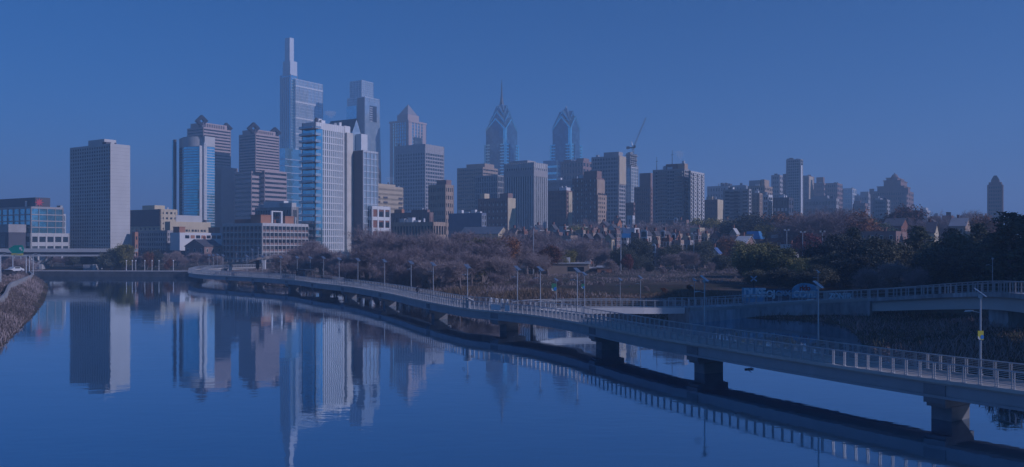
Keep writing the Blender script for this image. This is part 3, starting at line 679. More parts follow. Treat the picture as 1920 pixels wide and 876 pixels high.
# ---- 24..34: brick and concrete neighbours, simple towers by table
#  name, label, cat, xl, xc, xr, yt, Y, floors, bays shaded, bays lit, wall, glass, span, pier, extras
T = [
 ('turreted_block','brown block with a crenellated top below the spireless blue skyscraper','building',1051,1093,1110,301,900,14,8,3,BROWN,GD,.45,.4,[(1054,1068,297,BROWN),(1078,1092,296,BROWN)]),
 ('long_grey_block','wide low grey block with fine vertical ribs behind the brick apartments','building',1027,1118,1134,334,740,10,40,4,GREY,GD,.3,.5,[]),
 ('slim_brick_apartments','dark brick apartment house with one slim cream end face and a white roof hut','apartment house',1028,1062,1075,357,570,15,12,3,BROWN,GD,.5,.55,[(1046,1060,351,WHITE)]),
 ('big_brick_hotel','big dark brick hotel dotted with white windows, sunlit tan end wall','hotel',1073,1118,1133,333,540,17,11,5,BROWN,GD,.5,.55,[(1092,1117,320,BROWN)]),
 ('curved_grey_tower','wide grey tower with a raised rounded top and bands of windows','tower',1109,1160,1173,292,690,24,10,3,GREY,GM,.42,.18,[(1130,1158,284,GREY)]),
 ('shaded_brown_tower','brown brick tower in shade behind the striped apartment slabs','tower',1189,1220,1226,350,620,16,9,2,BROWN,GD,.5,.5,[(1198,1219,324,BROWN)]),
 ('apartment_slab','wide grey apartment slab with rows of balconies and aerials on its roof','apartment block',1224,1283,1293,316,540,24,13,3,GREY,GM,.42,.16,[(1247,1268,306,BROWN),(1269,1290,306,TAN)]),
 ('grey_hall','broad dark grey block with stubby chimneys at the back of the skyline','building',1326,1396,1402,347,900,10,14,2,GREY,GD,.5,.5,[(1350,1354,341,DGREY),(1358,1361,341,DGREY),(1364,1368,343,DGREY)]),
 ('cream_edged_house','dark apartment house with a narrow sunlit edge coloured cream','apartment house',1317,1344,1355,374,600,10,7,2,BROWN,GD,.5,.6,[(1326,1334,368,CREAM)]),
 ('balcony_block','grey apartment block with a central column of dark balconies','apartment block',1356,1404,1409,354,570,18,3,1,CONC2,GM,.45,.5,[]),
 ('terraced_block','stepped tan block crowded with roof huts','building',1402,1434,1449,348,720,14,8,5,TAN,GD,.45,.4,[(1402,1422,337,GREY),(1424,1431,336,TAN)]),
 ('ribbed_block','narrow tan block with dark vertical ribs beside the balcony block','building',1408,1424,1430,362,600,14,6,3,TAN,GD,.2,.5,[]),
 ('white_banded_flats','small flats with white and dark stripes','apartment block',1429,1441,1449,365,610,11,2,2,WHITE,GD,.5,.1,[]),
 ('grey_shaft_tower','slim rounded grey tower beside the dark glass tower','tower',1446,1462,1468,328,920,16,5,2,GREY,GM,.5,.3,[]),
 ('dark_glass_tower','tallest dark glass tower of the low end of the skyline, sunlit edge coloured white','tower',1474,1501,1506,298,870,32,7,2,CONC2,GM,.22,.10,[]),
 ('glass_tower_shoulder','lower brown shoulder building touching the dark glass tower','building',1468,1478,1482,326,880,20,4,1,BROWN,GD,.4,.4,[]),
 ('porthole_block','dark block with rows of pale oval windows','building',1449,1479,1488,370,600,7,6,2,DGREY,GM,.4,.35,[]),
 ('brown_pair_tower','brown tower with a pale lit face next to the dark glass tower','tower',1506,1516,1527,329,1000,14,3,3,BROWN,GD,.4,.45,[]),
 ('stepped_brown_tower','dark brown stepped tower with a narrow raised top','tower',1526,1545,1549,343,1000,12,5,1,BROWN,GD,.5,.5,[(1530,1543,332,BROWN)]),
 ('square_brown_tower','square dark brown tower with a striped lit side','tower',1548,1570,1580,343,1000,14,6,3,BROWN,GD,.45,.4,[]),
 ('wide_grey_department_store','wide flat topped grey store with a plain upper wall','store',1507,1568,1574,372,720,7,22,2,GREY,GD,.5,.5,[(1520,1550,366,GREY)]),
 ('pale_blue_tower','pale hazy blue tower in the far distance','tower',1580,1598,1606,353,1150,12,6,2,CONC,GL,.3,.3,[]),
 ('far_stepped_block','hazy grey stepped block before the domed hotel','building',1602,1628,1634,366,1050,9,8,2,GREY,GD,.5,.5,[(1612,1628,359,GREY)]),
 ('small_brown_block','small dark brown block at the foot of the hazy stepped block','building',1599,1622,1628,381,820,6,6,2,BROWN,GD,.5,.5,[(1600,1612,376,BROWN)]),
 ('pale_apartment_house','pale apartment house with a white lit edge in front of the domed hotel','apartment house',1637,1663,1669,374,640,12,7,2,CONC2,GD,.45,.5,[(1640,1650,371,CONC)]),
 ('distant_blue_block','distant bluish block standing alone beyond the autumn trees','building',1720,1738,1745,394,900,6,6,2,CONC,GL,.4,.3,[(1724,1735,389,CONC)]),
 ('low_brown_house','low dark brown block on the horizon between bare trees','building',1744,1760,1764,405,640,3,4,1,BROWN,GD,.5,.5,[]),
 ('dark_red_block','dark red brick block on the horizon with a lit edge','building',1766,1784,1788,404,520,5,4,1,BRICK,GD,.5,.6,[]),
 ('low_red_block','low brown flat roofed block beside the dark red one on the horizon','building',1789,1810,1815,409,500,4,5,1,BROWN,GD,.5,.6,[]),
 ('mid_brick_block','tall narrow brown block between the grey curved tower and the construction site','building',1173,1188,1191,380,600,10,4,1,BROWN,GD,.5,.5,[]),
 ('white_step_house','small white stepped house at the foot of the brown block','house',1174,1186,1191,404,480,4,3,2,WHITE,GD,.5,.5,[]),
 ('glass_roof_office','grey glass roofed office above the orange topped mill','office block',478,546,560,388,480,5,14,4,CONC2,GM,.3,.2,[(492,530,376,WHITE),(522,545,380,CONC)]),
]
TOWER = {}
for (nm, lb, cat, xl, xc, xr, yt, Y, fl, bl, br, wl, gl, sp, pr, ex) in T:
    B = Bld(nm, lb, cat, xl, xc, xr, yt, Y); TOWER[nm] = B
    facade(B, (0, B.W, 0, B.L, 0, B.H), fl, bl, br, wl, gl, span=sp, pier=pr, edge=min(1.2, .2*B.W))
    for (a, b, y_, m_) in ex: penthouse(B, a, b, b, y_, m_)
    rooftop(B, len(nm)*7, 4 if Y < 800 else 2)
B = TOWER['big_brick_hotel']
for k in range(17):
    for q in range(0, 11, 2): B.part('window', MB().box(-.07, B.L*(q+.4)/11, 2+k*B.H/17.6, -.01, B.L*(q+.8)/11, 3.5+k*B.H/17.6), CONC) if (k*5+q) % 3 else None
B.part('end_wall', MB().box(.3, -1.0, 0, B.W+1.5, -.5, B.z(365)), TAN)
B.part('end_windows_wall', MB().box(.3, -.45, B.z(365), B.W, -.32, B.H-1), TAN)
for k in range(14):
    for q in range(4): B.part('end_window', MB().box(1.2+q*(B.W-1)/4, -1.1, 2+k*B.H/17.6, 2.2+q*(B.W-1)/4, -1.01, 3.4+k*B.H/17.6), GD)
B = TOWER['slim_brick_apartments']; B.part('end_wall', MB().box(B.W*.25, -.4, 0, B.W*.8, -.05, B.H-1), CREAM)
B = TOWER['curved_grey_tower']; B.part('end_wall', MB().box(.5, -.45, B.z(345), B.W, -.05, B.H), BEIGE)  # beige sheet on the sunlit strip, its brightness put into the colour
B = TOWER['cream_edged_house']; B.part('end_wall', MB().box(.2, -.5, 0, B.W, -.05, B.H), CREAM)  # cream sheet gives this edge its sunlight by colour
B = TOWER['balcony_block']
for k in range(17): B.part('balcony', MB().box(-.9, B.L*.33, 2+k*B.H/18, -.02, B.L*.72, 3.1+k*B.H/18), DGREY)
B = TOWER['dark_glass_tower']; B.part('sunlit_edge_sheet', MB().box(.2, -.4, 0, B.W*.6, -.05, B.H*.93), WHITE)  # white sheet on the narrow sunlit face, sunlight put into colour
B.part('roof_screen', MB().box(1, B.L*.55, B.H, B.W*.6, B.L-.5, B.z(296)), DGREY)
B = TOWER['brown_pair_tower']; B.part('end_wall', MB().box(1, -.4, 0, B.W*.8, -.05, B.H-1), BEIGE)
B = TOWER['porthole_block']
for k in range(5):
    for q in range(4): B.part('window', MB().box(-.1, B.L*(.1+.23*q), 4+k*B.H/6.2, -.02, B.L*(.24+.23*q), 6.2+k*B.H/6.2), CONC)
B = TOWER['apartment_slab']
for k in range(23): B.part('balcony', MB().box(-1.1, B.L*.04, 2+k*B.H/24, -.02, B.L*.30, 2.9+k*B.H/24).box(-1.1, B.L*.55, 2+k*B.H/24, -.02, B.L*.80, 2.9+k*B.H/24), CONC2)
for (px, y0, y1) in ((1257, 306, 279), (1228, 315, 290)):
    yy = B.y_at(px); B.part('aerial', MB().tube((3, yy, B.z(y0)), (3, yy, B.z(y1)), .25, .1, 5).tube((2, yy-1.2, B.z(y1+9)), (4, yy+1.2, B.z(y1+9)), .12, n=4), DSTEEL)
B.part('chimney', MB().tube((6, B.y_at(1275), B.z(306)), (6, B.y_at(1275), B.z(300)), 1.0, n=8), STEEL)
# striped second slab
B = Bld('striped_apartment_slab', 'pale apartment slab with dark zigzag balcony stripes on its sunlit side', 'apartment block', 1291, 1295, 1321, 320, 530)
facade(B, (0, B.W, 0, B.L, 0, B.H), 22, 2, 7, CONC, GD, span=.30, pier=.42, edge=1)
for k in range(21):
    for q in range(3): B.part('balcony', MB().box(B.W*(.14+.30*q), -1.0, 2+k*B.H/22, B.W*(.27+.30*q), -.02, 2.9+k*B.H/22), CONC)
rooftop(B, 41, 4)
# tower under construction with its crane
B = Bld('unfinished_tower', 'tower under construction, bare upper floors over blue glass, below the crane', 'tower', 1171, 1183, 1197, 288, 760)
zs = B.z(312)
facade(B, (0, B.W, 0, B.L, 0, zs), 24, 3, 3, CONC, GL, span=.22, pier=.12, edge=.6)
mb = MB(); n_ = 6
for k in range(n_):
    z_ = zs+k*(B.H-zs)/n_; i = (k*37 % 5)*.4
    mb.box(i, i, z_+.6, B.W-i, B.L-i*.5, z_+1.1)
    for qx in range(4):
        for qy in range(4): mb.box(1+qx*(B.W-3)/3, 1+qy*(B.L-3)/3, z_+1.1, 1.8+qx*(B.W-3)/3, 1.8+qy*(B.L-3)/3, z_+.6+(B.H-zs)/n_)
B.part('bare_floor_slab', mb, CONC2)
B.part('lift_core', MB().box(B.W*.3, B.L*.4, zs, B.W*.6, B.L*.9, B.z(284)), CONC2)
def lattice(mb, p, q, s, n, r=.16):
    p, q = Vector(p), Vector(q); d = (q-p).normalized(); a = d.orthogonal().normalized(); b = d.cross(a)
    cs = [a*s+b*s, a*s-b*s, -a*s-b*s, -a*s+b*s]
    for c in cs: mb.tube(p+c, q+c, r, n=4)
    for k in range(n):
        u = p.lerp(q, k/n); v = p.lerp(q, (k+1)/n)
        for i in range(4): mb.tube(u+cs[i], v+cs[(i+1) % 4], r*.7, n=3)
tip = lambda px, py, Y: (PX(px, Y), Y, PZ(py, Y))
Yc = 785; cr = empty('tower_crane', (PX(1187, Yc), Yc, PZ(300, Yc)), 0, 'white tower crane with its long jib raised over the unfinished tower', 'crane')
def rel(p): return tuple(Vector(p)-cr.location)
mb = MB(); lattice(mb, rel(tip(1187, 345, Yc)), rel(tip(1187, 278, Yc)), .7, 14, .14); mb.build('mast', STEEL, cr)
mb = MB(); lattice(mb, rel(tip(1188, 276, Yc)), rel(tip(1211, 221, Yc)), .45, 18, .11); mb.build('jib', STEEL, cr)
mb = MB(); mb.box(-5, -1.3, PZ(278, Yc)-cr.location.z, 1.6, 1.3, PZ(276, Yc)-cr.location.z); mb.box(-6, -1.5, PZ(279.5, Yc)-cr.location.z, -3.4, 1.5, PZ(275, Yc)-cr.location.z); mb.build('counter_jib', DSTEEL, cr)
mb = MB(); mb.tube(rel(tip(1187, 276, Yc)), rel(tip(1184, 266, Yc)), .3, n=5); mb.tube(rel(tip(1184, 266, Yc)), rel(tip(1205, 236, Yc)), .08, n=3); mb.build('mast_head', STEEL, cr)
MB().box(.3, -1.6, PZ(277, Yc)-cr.location.z, 2.2, -.2, PZ(273, Yc)-cr.location.z).build('cab', DSTEEL, cr)

# ---- domed hotel
B = Bld('domed_hotel', 'big brown stepped hotel with a pointed dome at its centre', 'hotel', 1632, 1700, 1713, 357, 900)
facade(B, (0, B.W, 0, B.L, 0, B.H), 12, 20, 4, BROWN, GD, span=.5, pier=.5, edge=1.5)
yl = lambda a, b: (min(B.y_at(a), B.y_at(b)), max(B.y_at(a), B.y_at(b)))
for (a, b, y0, y1, nm) in ((1644, 1694, 357, 349, 'upper_storey'), (1656, 1688, 349, 338, 'middle_tier'), (1661, 1682, 338, 333, 'top_tier')):
    lo, hi = yl(a, b); B.part(nm, MB().box(3, lo, B.z(y0)-.2, B.W-3, hi, B.z(y1)).box(2.4, lo-.6, B.z(y1), B.W-2.4, hi+.6, B.z(y1)+.8), BROWN)
lo, hi = yl(1663, 1680); cy_ = (lo+hi)/2; rx = (hi-lo)/2; cx_ = B.W*.42; mb = MB(); prev = None
for k in range(9):
    t = k/8; r_ = rx*math.sqrt(max(.004, 1-t**1.5)); z_ = B.z(334)+(B.z(322)-B.z(334))*t
    ring = [(cx_+r_*.75*math.cos(a), cy_+r_*math.sin(a)) for a in [2*math.pi*i/14 for i in range(14)]]
    if prev: mb.loft(prev[0], prev[1], ring, z_)
    prev = (ring, z_)
B.part('dome', mb, BROWN); B.part('finial', MB().tube((cx_, cy_, B.z(322.5)), (cx_, cy_, B.z(320)), .6, .1, 6), DSTEEL)
for px in (1634, 1699): B.part('corner_turret', MB().box(-.5, B.y_at(px)-2, B.H-3, 4, B.y_at(px)+2, B.z(352)), BROWN)
lo, hi = yl(1686, 1690); B.part('well_shade_strip', MB().box(-.1, lo, 0, -.02, hi, B.z(370)), DGREY)  # flat dark strip, the shade of a light well put into colour

# ---- chamfered tower standing alone at the edge
B = Bld('chamfered_tower', 'lone purple brown apartment tower with a tapered top above dark pines', 'tower', 1851, 1880, 1889, 346, 720)
facade(B, (0, B.W, 0, B.L, 0, B.H), 17, 9, 3, BROWN, GM, span=.42, pier=.42, edge=1.2)
a = 1.0; c = [(a, a), (B.W-a, a), (B.W-a, B.L-a), (a, B.L-a)]; b_ = 2.6; d = [(b_, b_), (B.W-b_, b_), (B.W-b_, B.L-b_), (b_, B.L-b_)]
e = [(4.6, 4.6), (B.W-4.6, 4.6), (B.W-4.6, B.L-4.6), (4.6, B.L-4.6)]
B.part('upper_storey', MB().prism(c, B.H, B.z(341)), BROWN)
B.part('setback', MB().prism(d, B.z(341), B.z(337)), BROWN); B.part('tapered_roof', MB().loft(d, B.z(337), e, B.z(328)), SLATE)

# ---- big brick mill on the river bank (nearest large building)
B = Bld('grid_fronted_mill', 'brick mill with a white window grid and orange brick roof towers', 'mill', 416, 491, 580, 418, 395)
nfl, nbl, nbr = 6, 10, 12
facade(B, (0, B.W, 0, B.L, 0, B.H), nfl, nbl, nbr, CONC, BROWN, span=.14, pier=.10, bands=False, parapet=1.2, edge=.7)
fh = (B.H-1.2)/nfl
for k in range(nfl):
    for q in range(nbl):
        y0 = B.L*q/nbl; B.part('window', MB().box(.34, y0+B.L/nbl*.12, k*fh+fh*.42, .41, y0+B.L/nbl*.88, k*fh+fh*.88), GD)
for k in range(nfl):
    for q in range(nbr):
        x0 = B.W*q/nbr
        B.part('window', MB().box(x0+B.W/nbr*.14, .34, k*fh+fh*.40, x0+B.W/nbr*.86, .41, k*fh+fh*.88), GM if k > 3 else GD)  # top floors get lighter glass as if sunlit, lower ones darker as if shaded
for (f0, f1, yt) in ((.02, .24, 404), (.52, .72, 405)): B.part('roof_tower', MB().box(B.W*f0+.5, 2, B.H-.1, B.W*f1, 9, B.z(yt)).box(B.W*f0+.3, 1.8, B.z(yt), B.W*f1+.2, 9.2, B.z(yt)+.4), ORANGE)
B.part('roof_frame', MB().box(B.W*.26, 2.2, B.H, B.W*.29, 3.2, B.z(396)).box(B.W*.46, 2.2, B.H, B.W*.49, 3.2, B.z(396)).box(B.W*.26, 2.2, B.z(396), B.W*.49, 3.2, B.z(394)), WHITE)
B.part('roof_shed', MB().box(3, B.L*.25, B.H, B.W*.5, B.L*.8, B.z(410)), BRICK); rooftop(B, 51, 8)

# ---- long roofed hall with gable, near the centre
B = Bld('gabled_hall', 'long grey roofed hall with a cream sunlit gable end', 'hall', 862, 934, 954, 438, 400)
gable_house(B, (0, B.W, 0, B.L, 0, B.H), CREAM, mat('lead_roof', (.20, .22, .25), .6), 'y', 3.2, wl=0, wr=3, chim=0)
# ---------------------------------------------------------------- the boardwalk over the river
def catmull(pts, step):
    P = [np.array(p, float) for p in pts]; P = [2*P[0]-P[1]]+P+[2*P[-1]-P[-2]]; out = []
    for i in range(1, len(P)-2):
        for t in np.linspace(0, 1, 40, endpoint=False):
            a, b, c, d = P[i-1:i+3]
            out.append(.5*((2*b)+(-a+c)*t+(2*a-5*b+4*c-d)*t*t+(-a+3*b-3*c+d)*t**3))
    out.append(P[-2]); out = np.array(out)
    s = np.r_[0, np.cumsum(np.linalg.norm(np.diff(out, axis=0), axis=1))]
    n = max(2, int(round(s[-1]/step))); q = np.linspace(0, s[-1], n+1)
    return np.stack([np.interp(q, s, out[:, k]) for k in range(out.shape[1])], 1)
DECK = 2.7; WID = 4.0
near_pts = [(44,30),(37,42.5),(31.1,51.8),(27.3,57.4),(23.3,64.3),(17.6,75),(12.7,84.7),(7.6,98),(3.0,107.5),(-1.8,114),(-6.8,120),(-14.7,137),(-22.6,156.5),(-34.4,181),(-45,198),(-57,218),(-77.5,240),(-91,253),(-103,272),(-110,294),(-114,312),(-111,327),(-101,337)]
NE = catmull(near_pts, 1.0)
T_ = np.gradient(NE, axis=0); T_ /= np.linalg.norm(T_, axis=1)[:, None]
NN = np.stack([T_[:, 1], -T_[:, 0]], 1)               # towards the bank
# the deck widens to a lookout near the middle
s_ = np.arange(len(NE)); ymid = NE[:, 1]
wd = WID+1.6*sm((ymid-103)/3)*sm((126-ymid)/3)+2.6*sm((ymid-196)/3)*sm((216-ymid)/3)
FE = NE+NN*wd[:, None]
WOODDECK = mat('deck_concrete', (.40, .37, .34), .8, var=.1, scale=.8)
GIRD = mat('girder_concrete', (.35, .36, .385), .75, var=.10, scale=.5, stretch=(1, 1, .5))
RAILM = mat('rail_steel', (.48, .49, .51), .4, .5, var=.05)
root = empty('boardwalk', (0, 0, 0), 0, 'long concrete boardwalk on piers curving across the river beside the bank', 'boardwalk')
def ribbon(A, B_, z1, z0, m, name, parent, step=1):
    mb = MB(); n = len(A)
    vs_ = []
    for i in range(0, n, step): vs_ += [(A[i][0], A[i][1], z1), (B_[i][0], B_[i][1], z1), (B_[i][0], B_[i][1], z0), (A[i][0], A[i][1], z0)]
    k = len(vs_)//4; fs = []
    for i in range(k-1):
        a, b = 4*i, 4*i+4
        for j in range(4): fs.append((a+j, a+(j+1) % 4, b+(j+1) % 4, b+j))
    fs += [(3, 2, 1, 0), (4*k-4, 4*k-3, 4*k-2, 4*k-1)]
    mb.add(vs_, fs); return mb.build(name, m, parent)
ribbon(NE, FE, DECK, DECK-.22, WOODDECK, 'deck', root)
ribbon(NE-NN*.18, NE+NN*.10, DECK+.14, DECK-.08, mat('kerb_concrete', (.50, .47, .44), .8), 'edge_kerb', root)
ribbon(FE-NN*.10, FE+NN*.18, DECK+.14, DECK-.08, mat('kerb_concrete', (.50, .47, .44)), 'edge_kerb', root)
for off in (.35, None):
    A = NE+NN*.12 if off else FE-NN*.67
    g = ribbon(A, A+NN*.55, DECK-.225, DECK-1.02, GIRD, 'girder', root, 2)
    ribbon(A-NN*.14, A+NN*.69, DECK-.95, DECK-1.13, GIRD, 'girder_flange', g, 2)
def tube_path(pts, r, n=4):
    mb = MB(); pts = [Vector(p) for p in pts]; vs_ = []
    for i, p in enumerate(pts):
        d = (pts[min(i+1, len(pts)-1)]-pts[max(i-1, 0)]).normalized(); a = Vector((-d.y, d.x, 0)).normalized(); b = Vector((0, 0, 1))
        for k in range(n):
            t = 2*math.pi*(k+.5)/n; vs_.append(tuple(p+a*(r*math.cos(t))+b*(r*math.sin(t))))
    fs = [(i*n+k, i*n+(k+1) % n, (i+1)*n+(k+1) % n, (i+1)*n+k) for i in range(len(pts)-1) for k in range(n)]
    return mb.add(vs_, fs)
def railing(L, Nv, side, count, parent, z0, label=None, height=1.07, post=(.05, .10), wires=8, zs=None, lim=100):
    zz = (lambda i: z0) if zs is None else (lambda i: zs[i])
    top = tube_path([(p[0], p[1], zz(i)+height) for i, p in enumerate(L)], .05, 6).build('railing', RAILM, parent)
    if label: top['label'] = label
    wm = MB()
    for k in range(wires):
        h = .16+(height-.28)*k/(wires-1)
        t = tube_path([(p[0], p[1], zz(i)+h) for i, p in enumerate(L)], .016, 3); wm.add(t.v, t.f)
    wm.build('wire_infill', RAILM, top)
    order = sorted(range(len(L)), key=lambda i: L[i][0]**2+(L[i][1])**2)
    ok = [i for i in order if abs(L[i][0]) < .64*L[i][1]]; rest = [i for i in order if i not in set(ok[:lim])]
    def post_mb(mb, i):
        t = T2[i]; p = L[i]; n_ = (t[1], -t[0])
        for s in (-.07, .07): mb.obox((p[0]+t[0]*s, p[1]+t[1]*s), t, n_, .022, .05, zz(i), zz(i)+height-.02)
        mb.obox(p, t, n_, .13, .06, zz(i), zz(i)+.03)
    T2 = np.gradient(np.asarray(L, float)[:, :2], axis=0); T2 /= np.linalg.norm(T2, axis=1)[:, None]
    for i in ok[:lim]:
        mb = MB(); post_mb(mb, i); mb.build('post', RAILM, top)
    if rest:
        mb = MB()
        for i in rest: post_mb(mb, i)
        o = mb.build('post', RAILM, top); o['kind'] = 'stuff'
    return top
railing(NE+NN*.02, NN, 1, 100, root, DECK+.14)
railing(FE-NN*.02, NN, -1, 100, root, DECK+.14)
# piers
def near_idx(px): # index of the near edge that shows at photo column px
    return int(np.argmin(np.abs(CX+F*NE[:, 0]/NE[:, 1]-px)+np.where(NE[:, 1] > 330, 999, 0)))
PIERM = mat('pier_concrete', (.20, .205, .225), .85, var=.2, scale=.6)
for px in (1738, 1298, 1110, 925, 800, 712, 640, 585, 535, 475, 425, 394):
    i = near_idx(px); p = NE[i]; t = T_[i]; n_ = NN[i]; c = p+n_*wd[i]/2
    mb = MB(); mb.obox(c, t, n_, .65, wd[i]/2-.25, DECK-1.75, DECK-1.14); pr = mb.build('pier', PIERM, root)
    MB().obox(c, t, n_, .70, 1.1, -1.2, DECK-1.76).build('column', PIERM, pr)
    MB().obox(p+n_*.22, t, n_, .75, .18, DECK-1.5, DECK-.10).build('bearing_panel', PIERM, pr)
# shelter on the far lookout
i = near_idx(552); c = NE[i]+NN[i]*3.0; t = T_[i]; n_ = NN[i]
sh = empty('shelter', (c[0], c[1], DECK), 0, 'small flat roofed shelter standing on the far lookout of the boardwalk', 'shelter')
a_ = math.atan2(t[1], t[0]); sh.rotation_euler[2] = a_
MB().box(-3.6, -1.4, 2.55, 3.6, 1.4, 2.75).build('roof', DSTEEL, sh)
for x in (-3.2, 3.2):
    for y in (-1.1, 1.1): MB().box(x-.08, y-.08, 0, x+.08, y+.08, 2.55).build('post', DSTEEL, sh)
MB().box(-2.6, .6, .42, 2.6, 1.0, .5).box(-2.4, .7, 0, -2.3, .9, .42).box(2.3, .7, 0, 2.4, .9, .42).build('bench', DSTEEL, sh)
MB().box(-3.1, 1.0, .1, 3.1, 1.06, 2.4).build('screen', GM, sh)
# information panel with a slanted top, and white panels, at the lookout by the middle
i = near_idx(874); c = NE[i]+NN[i]*.25; t = T_[i]; n_ = NN[i]
sg = empty('information_stand', (c[0], c[1], DECK), math.atan2(t[1], t[0]), 'pale slanted information stand at the start of the middle lookout', 'sign')
MB().box(-.5, -.12, .15, .5, .12, 1.25).build('plinth', WHITE, sg)
MB().add([(-.8,-.5,1.3),(.8,-.5,1.3),(.8,.4,1.65),(-.8,.4,1.65),(-.8,-.5,1.22),(.8,-.5,1.22),(.8,.4,1.57),(-.8,.4,1.57)], [(0,1,2,3),(7,6,5,4),(0,4,5,1),(1,5,6,2),(2,6,7,3),(3,7,4,0)]).build('panel', WHITE, sg)
for j, px in enumerate((924, 936, 948)):
    i = near_idx(px); c = NE[i]-NN[i]*.09; t = T_[i]
    o = MB().obox((0, 0), (1, 0), (0, 1), .55, .02, .2, 1.0).build('railing_panel', mat('mesh_panel', (.75, .72, .70), .6))
    o.location = (c[0], c[1], DECK+.02); o.rotation_euler[2] = math.atan2(t[1], t[0])
    tag(o, ['pale infill panel fixed to the middle lookout railing, first after the information stand', 'pale infill panel fixed to the middle lookout railing, between its two twins', 'pale infill panel fixed to the middle lookout railing, farthest from the information stand'][j], 'panel', 'pale panels on the lookout railing')
for j, px in enumerate((923, 933.5, 944, 955)):
    i = int(np.argmin(np.abs(CX+F*FE[:, 0]/FE[:, 1]-px)+np.where(FE[:, 1] > 330, 999, 0))); c = FE[i]-NN[i]*.25
    o = MB().tube((0, 0, 0), (0, 0, 1.0), .12, .12, 8).tube((0, 0, 1.0), (0, 0, 1.18), .15, .06, 8).build('bollard', WHITE); o.location = (c[0], c[1], DECK+.14)
    tag(o, ['%s white bollard in the row along the bank side of the middle lookout' % q for q in ('first', 'second', 'third', 'last')][j], 'bollard', 'white bollards at the middle lookout')

# ---------------------------------------------------------------- solar lamps
POLE = mat('lamp_steel', (.48, .50, .53), .35, .4, var=.03); SOLAR = mat('solar_cell', (.20, .25, .33), .25, .5, var=.06)
def make_lamp(name, label, group, h=5.3):
    L = empty(name, (0, 0, 0), 0, label, 'lamp', group)
    MB().tube((0, 0, 0), (0, 0, h), .075, .055, 8).tube((0, 0, 0), (0, 0, .12), .16, .16, 8).build('pole', POLE, L)
    # panel tilted to the south
    a = R(38); c = math.cos(a); s = math.sin(a); u = .50; v = .46; z = h+.28
    pts = [(-v*c*1, -u, z+v*s), (-v*c, u, z+v*s), (v*c, u, z-v*s), (v*c, -u, z-v*s)]
    MB().add(pts+[(x, y, q+.05) for x, y, q in pts], [(0,1,2,3),(7,6,5,4),(0,4,5,1),(1,5,6,2),(2,6,7,3),(3,7,4,0)]).build('solar_panel', SOLAR, L)
    MB().box(-.14, -.2, h-.05, .14, .2, h+.2).build('battery_box', POLE, L)
    MB().tube((0, 0, h*.80), (-.45, 0, h*.80+.10), .025, n=5).add([(-.42,-.11,h*.80+.10),(-1.0,-.13,h*.80+.02),(-1.0,.13,h*.80+.02),(-.42,.11,h*.80+.10),(-.45,-.11,h*.80+.17),(-.92,-.12,h*.80+.12),(-.92,.12,h*.80+.12),(-.45,.11,h*.80+.17)],
        [(3,2,1,0),(4,5,6,7),(0,1,5,4),(1,2,6,5),(2,3,7,6),(3,0,4,7)]).build('lamp_head', POLE, L)
    return L
def far_idx(px): return int(np.argmin(np.abs(CX+F*FE[:, 0]/FE[:, 1]-px)+np.where(FE[:, 1] > 330, 999, 0)))
proto = None
spots = [(1845, 'solar lamp post with a yellow banner, closest on the boardwalk'), (1527, 'solar lamp post between the yellow bannered one and the midstream pier'),
  (1325, 'solar lamp post standing over the broad midstream pier'), (1086, 'solar lamp post on the boardwalk just before the lookout'), (1011, 'solar lamp post at the near end of the lookout'),
  (976, 'solar lamp post halfway along the middle lookout'), (874, 'solar lamp post by the slanted information stand'), (811, 'solar lamp post, next beyond the information stand'),
  (771, 'solar lamp post by the walking person, bank side'), (722, 'solar lamp post, just beyond the walking person'), (672, 'solar lamp post on the boardwalk before the balcony tower glass wing'),
  (636, 'solar lamp post on the boardwalk under the balcony tower stair slab'), (607, 'solar lamp post on the boardwalk before the balcony tower white front'), (582, 'solar lamp post on the boardwalk under the balcony tower corner'),
  (556, 'solar lamp post right behind the small shelter'), (526, 'solar lamp post on the river side of the white ramp columns'), (491, 'solar lamp post below the foot of the mill corner'),
  (463, 'solar lamp post where the boardwalk starts to bend to the shore'), (418, 'solar lamp post on the boardwalk bend, first of the far cluster'), (408, 'solar lamp post of the far cluster standing on the sunlit landing'),
  (400, 'solar lamp post of the far cluster, between two others on the landing'), (392, 'solar lamp post of the far cluster at the very end of the bend')]
for px, lb in spots:
    if proto is None: proto = o = make_lamp('lamp_post', lb, 'solar lamps along the boardwalk')
    else: o = copy_tree(proto)
    i = far_idx(px); c = FE[i]+NN[i]*.05
    if px in (418, 408, 400, 392):
        k = {418: -38, 408: -8, 400: -4, 392: -20}[px]; i = len(FE)+k if k < 0 else i; c = (FE[i]+NN[i]*.05)
        Yl = {418: 262, 408: 322, 400: 305, 392: 300}[px]; c = np.array([PX(px, Yl), Yl])
    o['label'] = lb; o.location = (c[0], c[1], DECK+.14 if px > 415 else DECK-.3); o.rotation_euler = (0, 0, R(-28+rnd.uniform(-8, 8)))
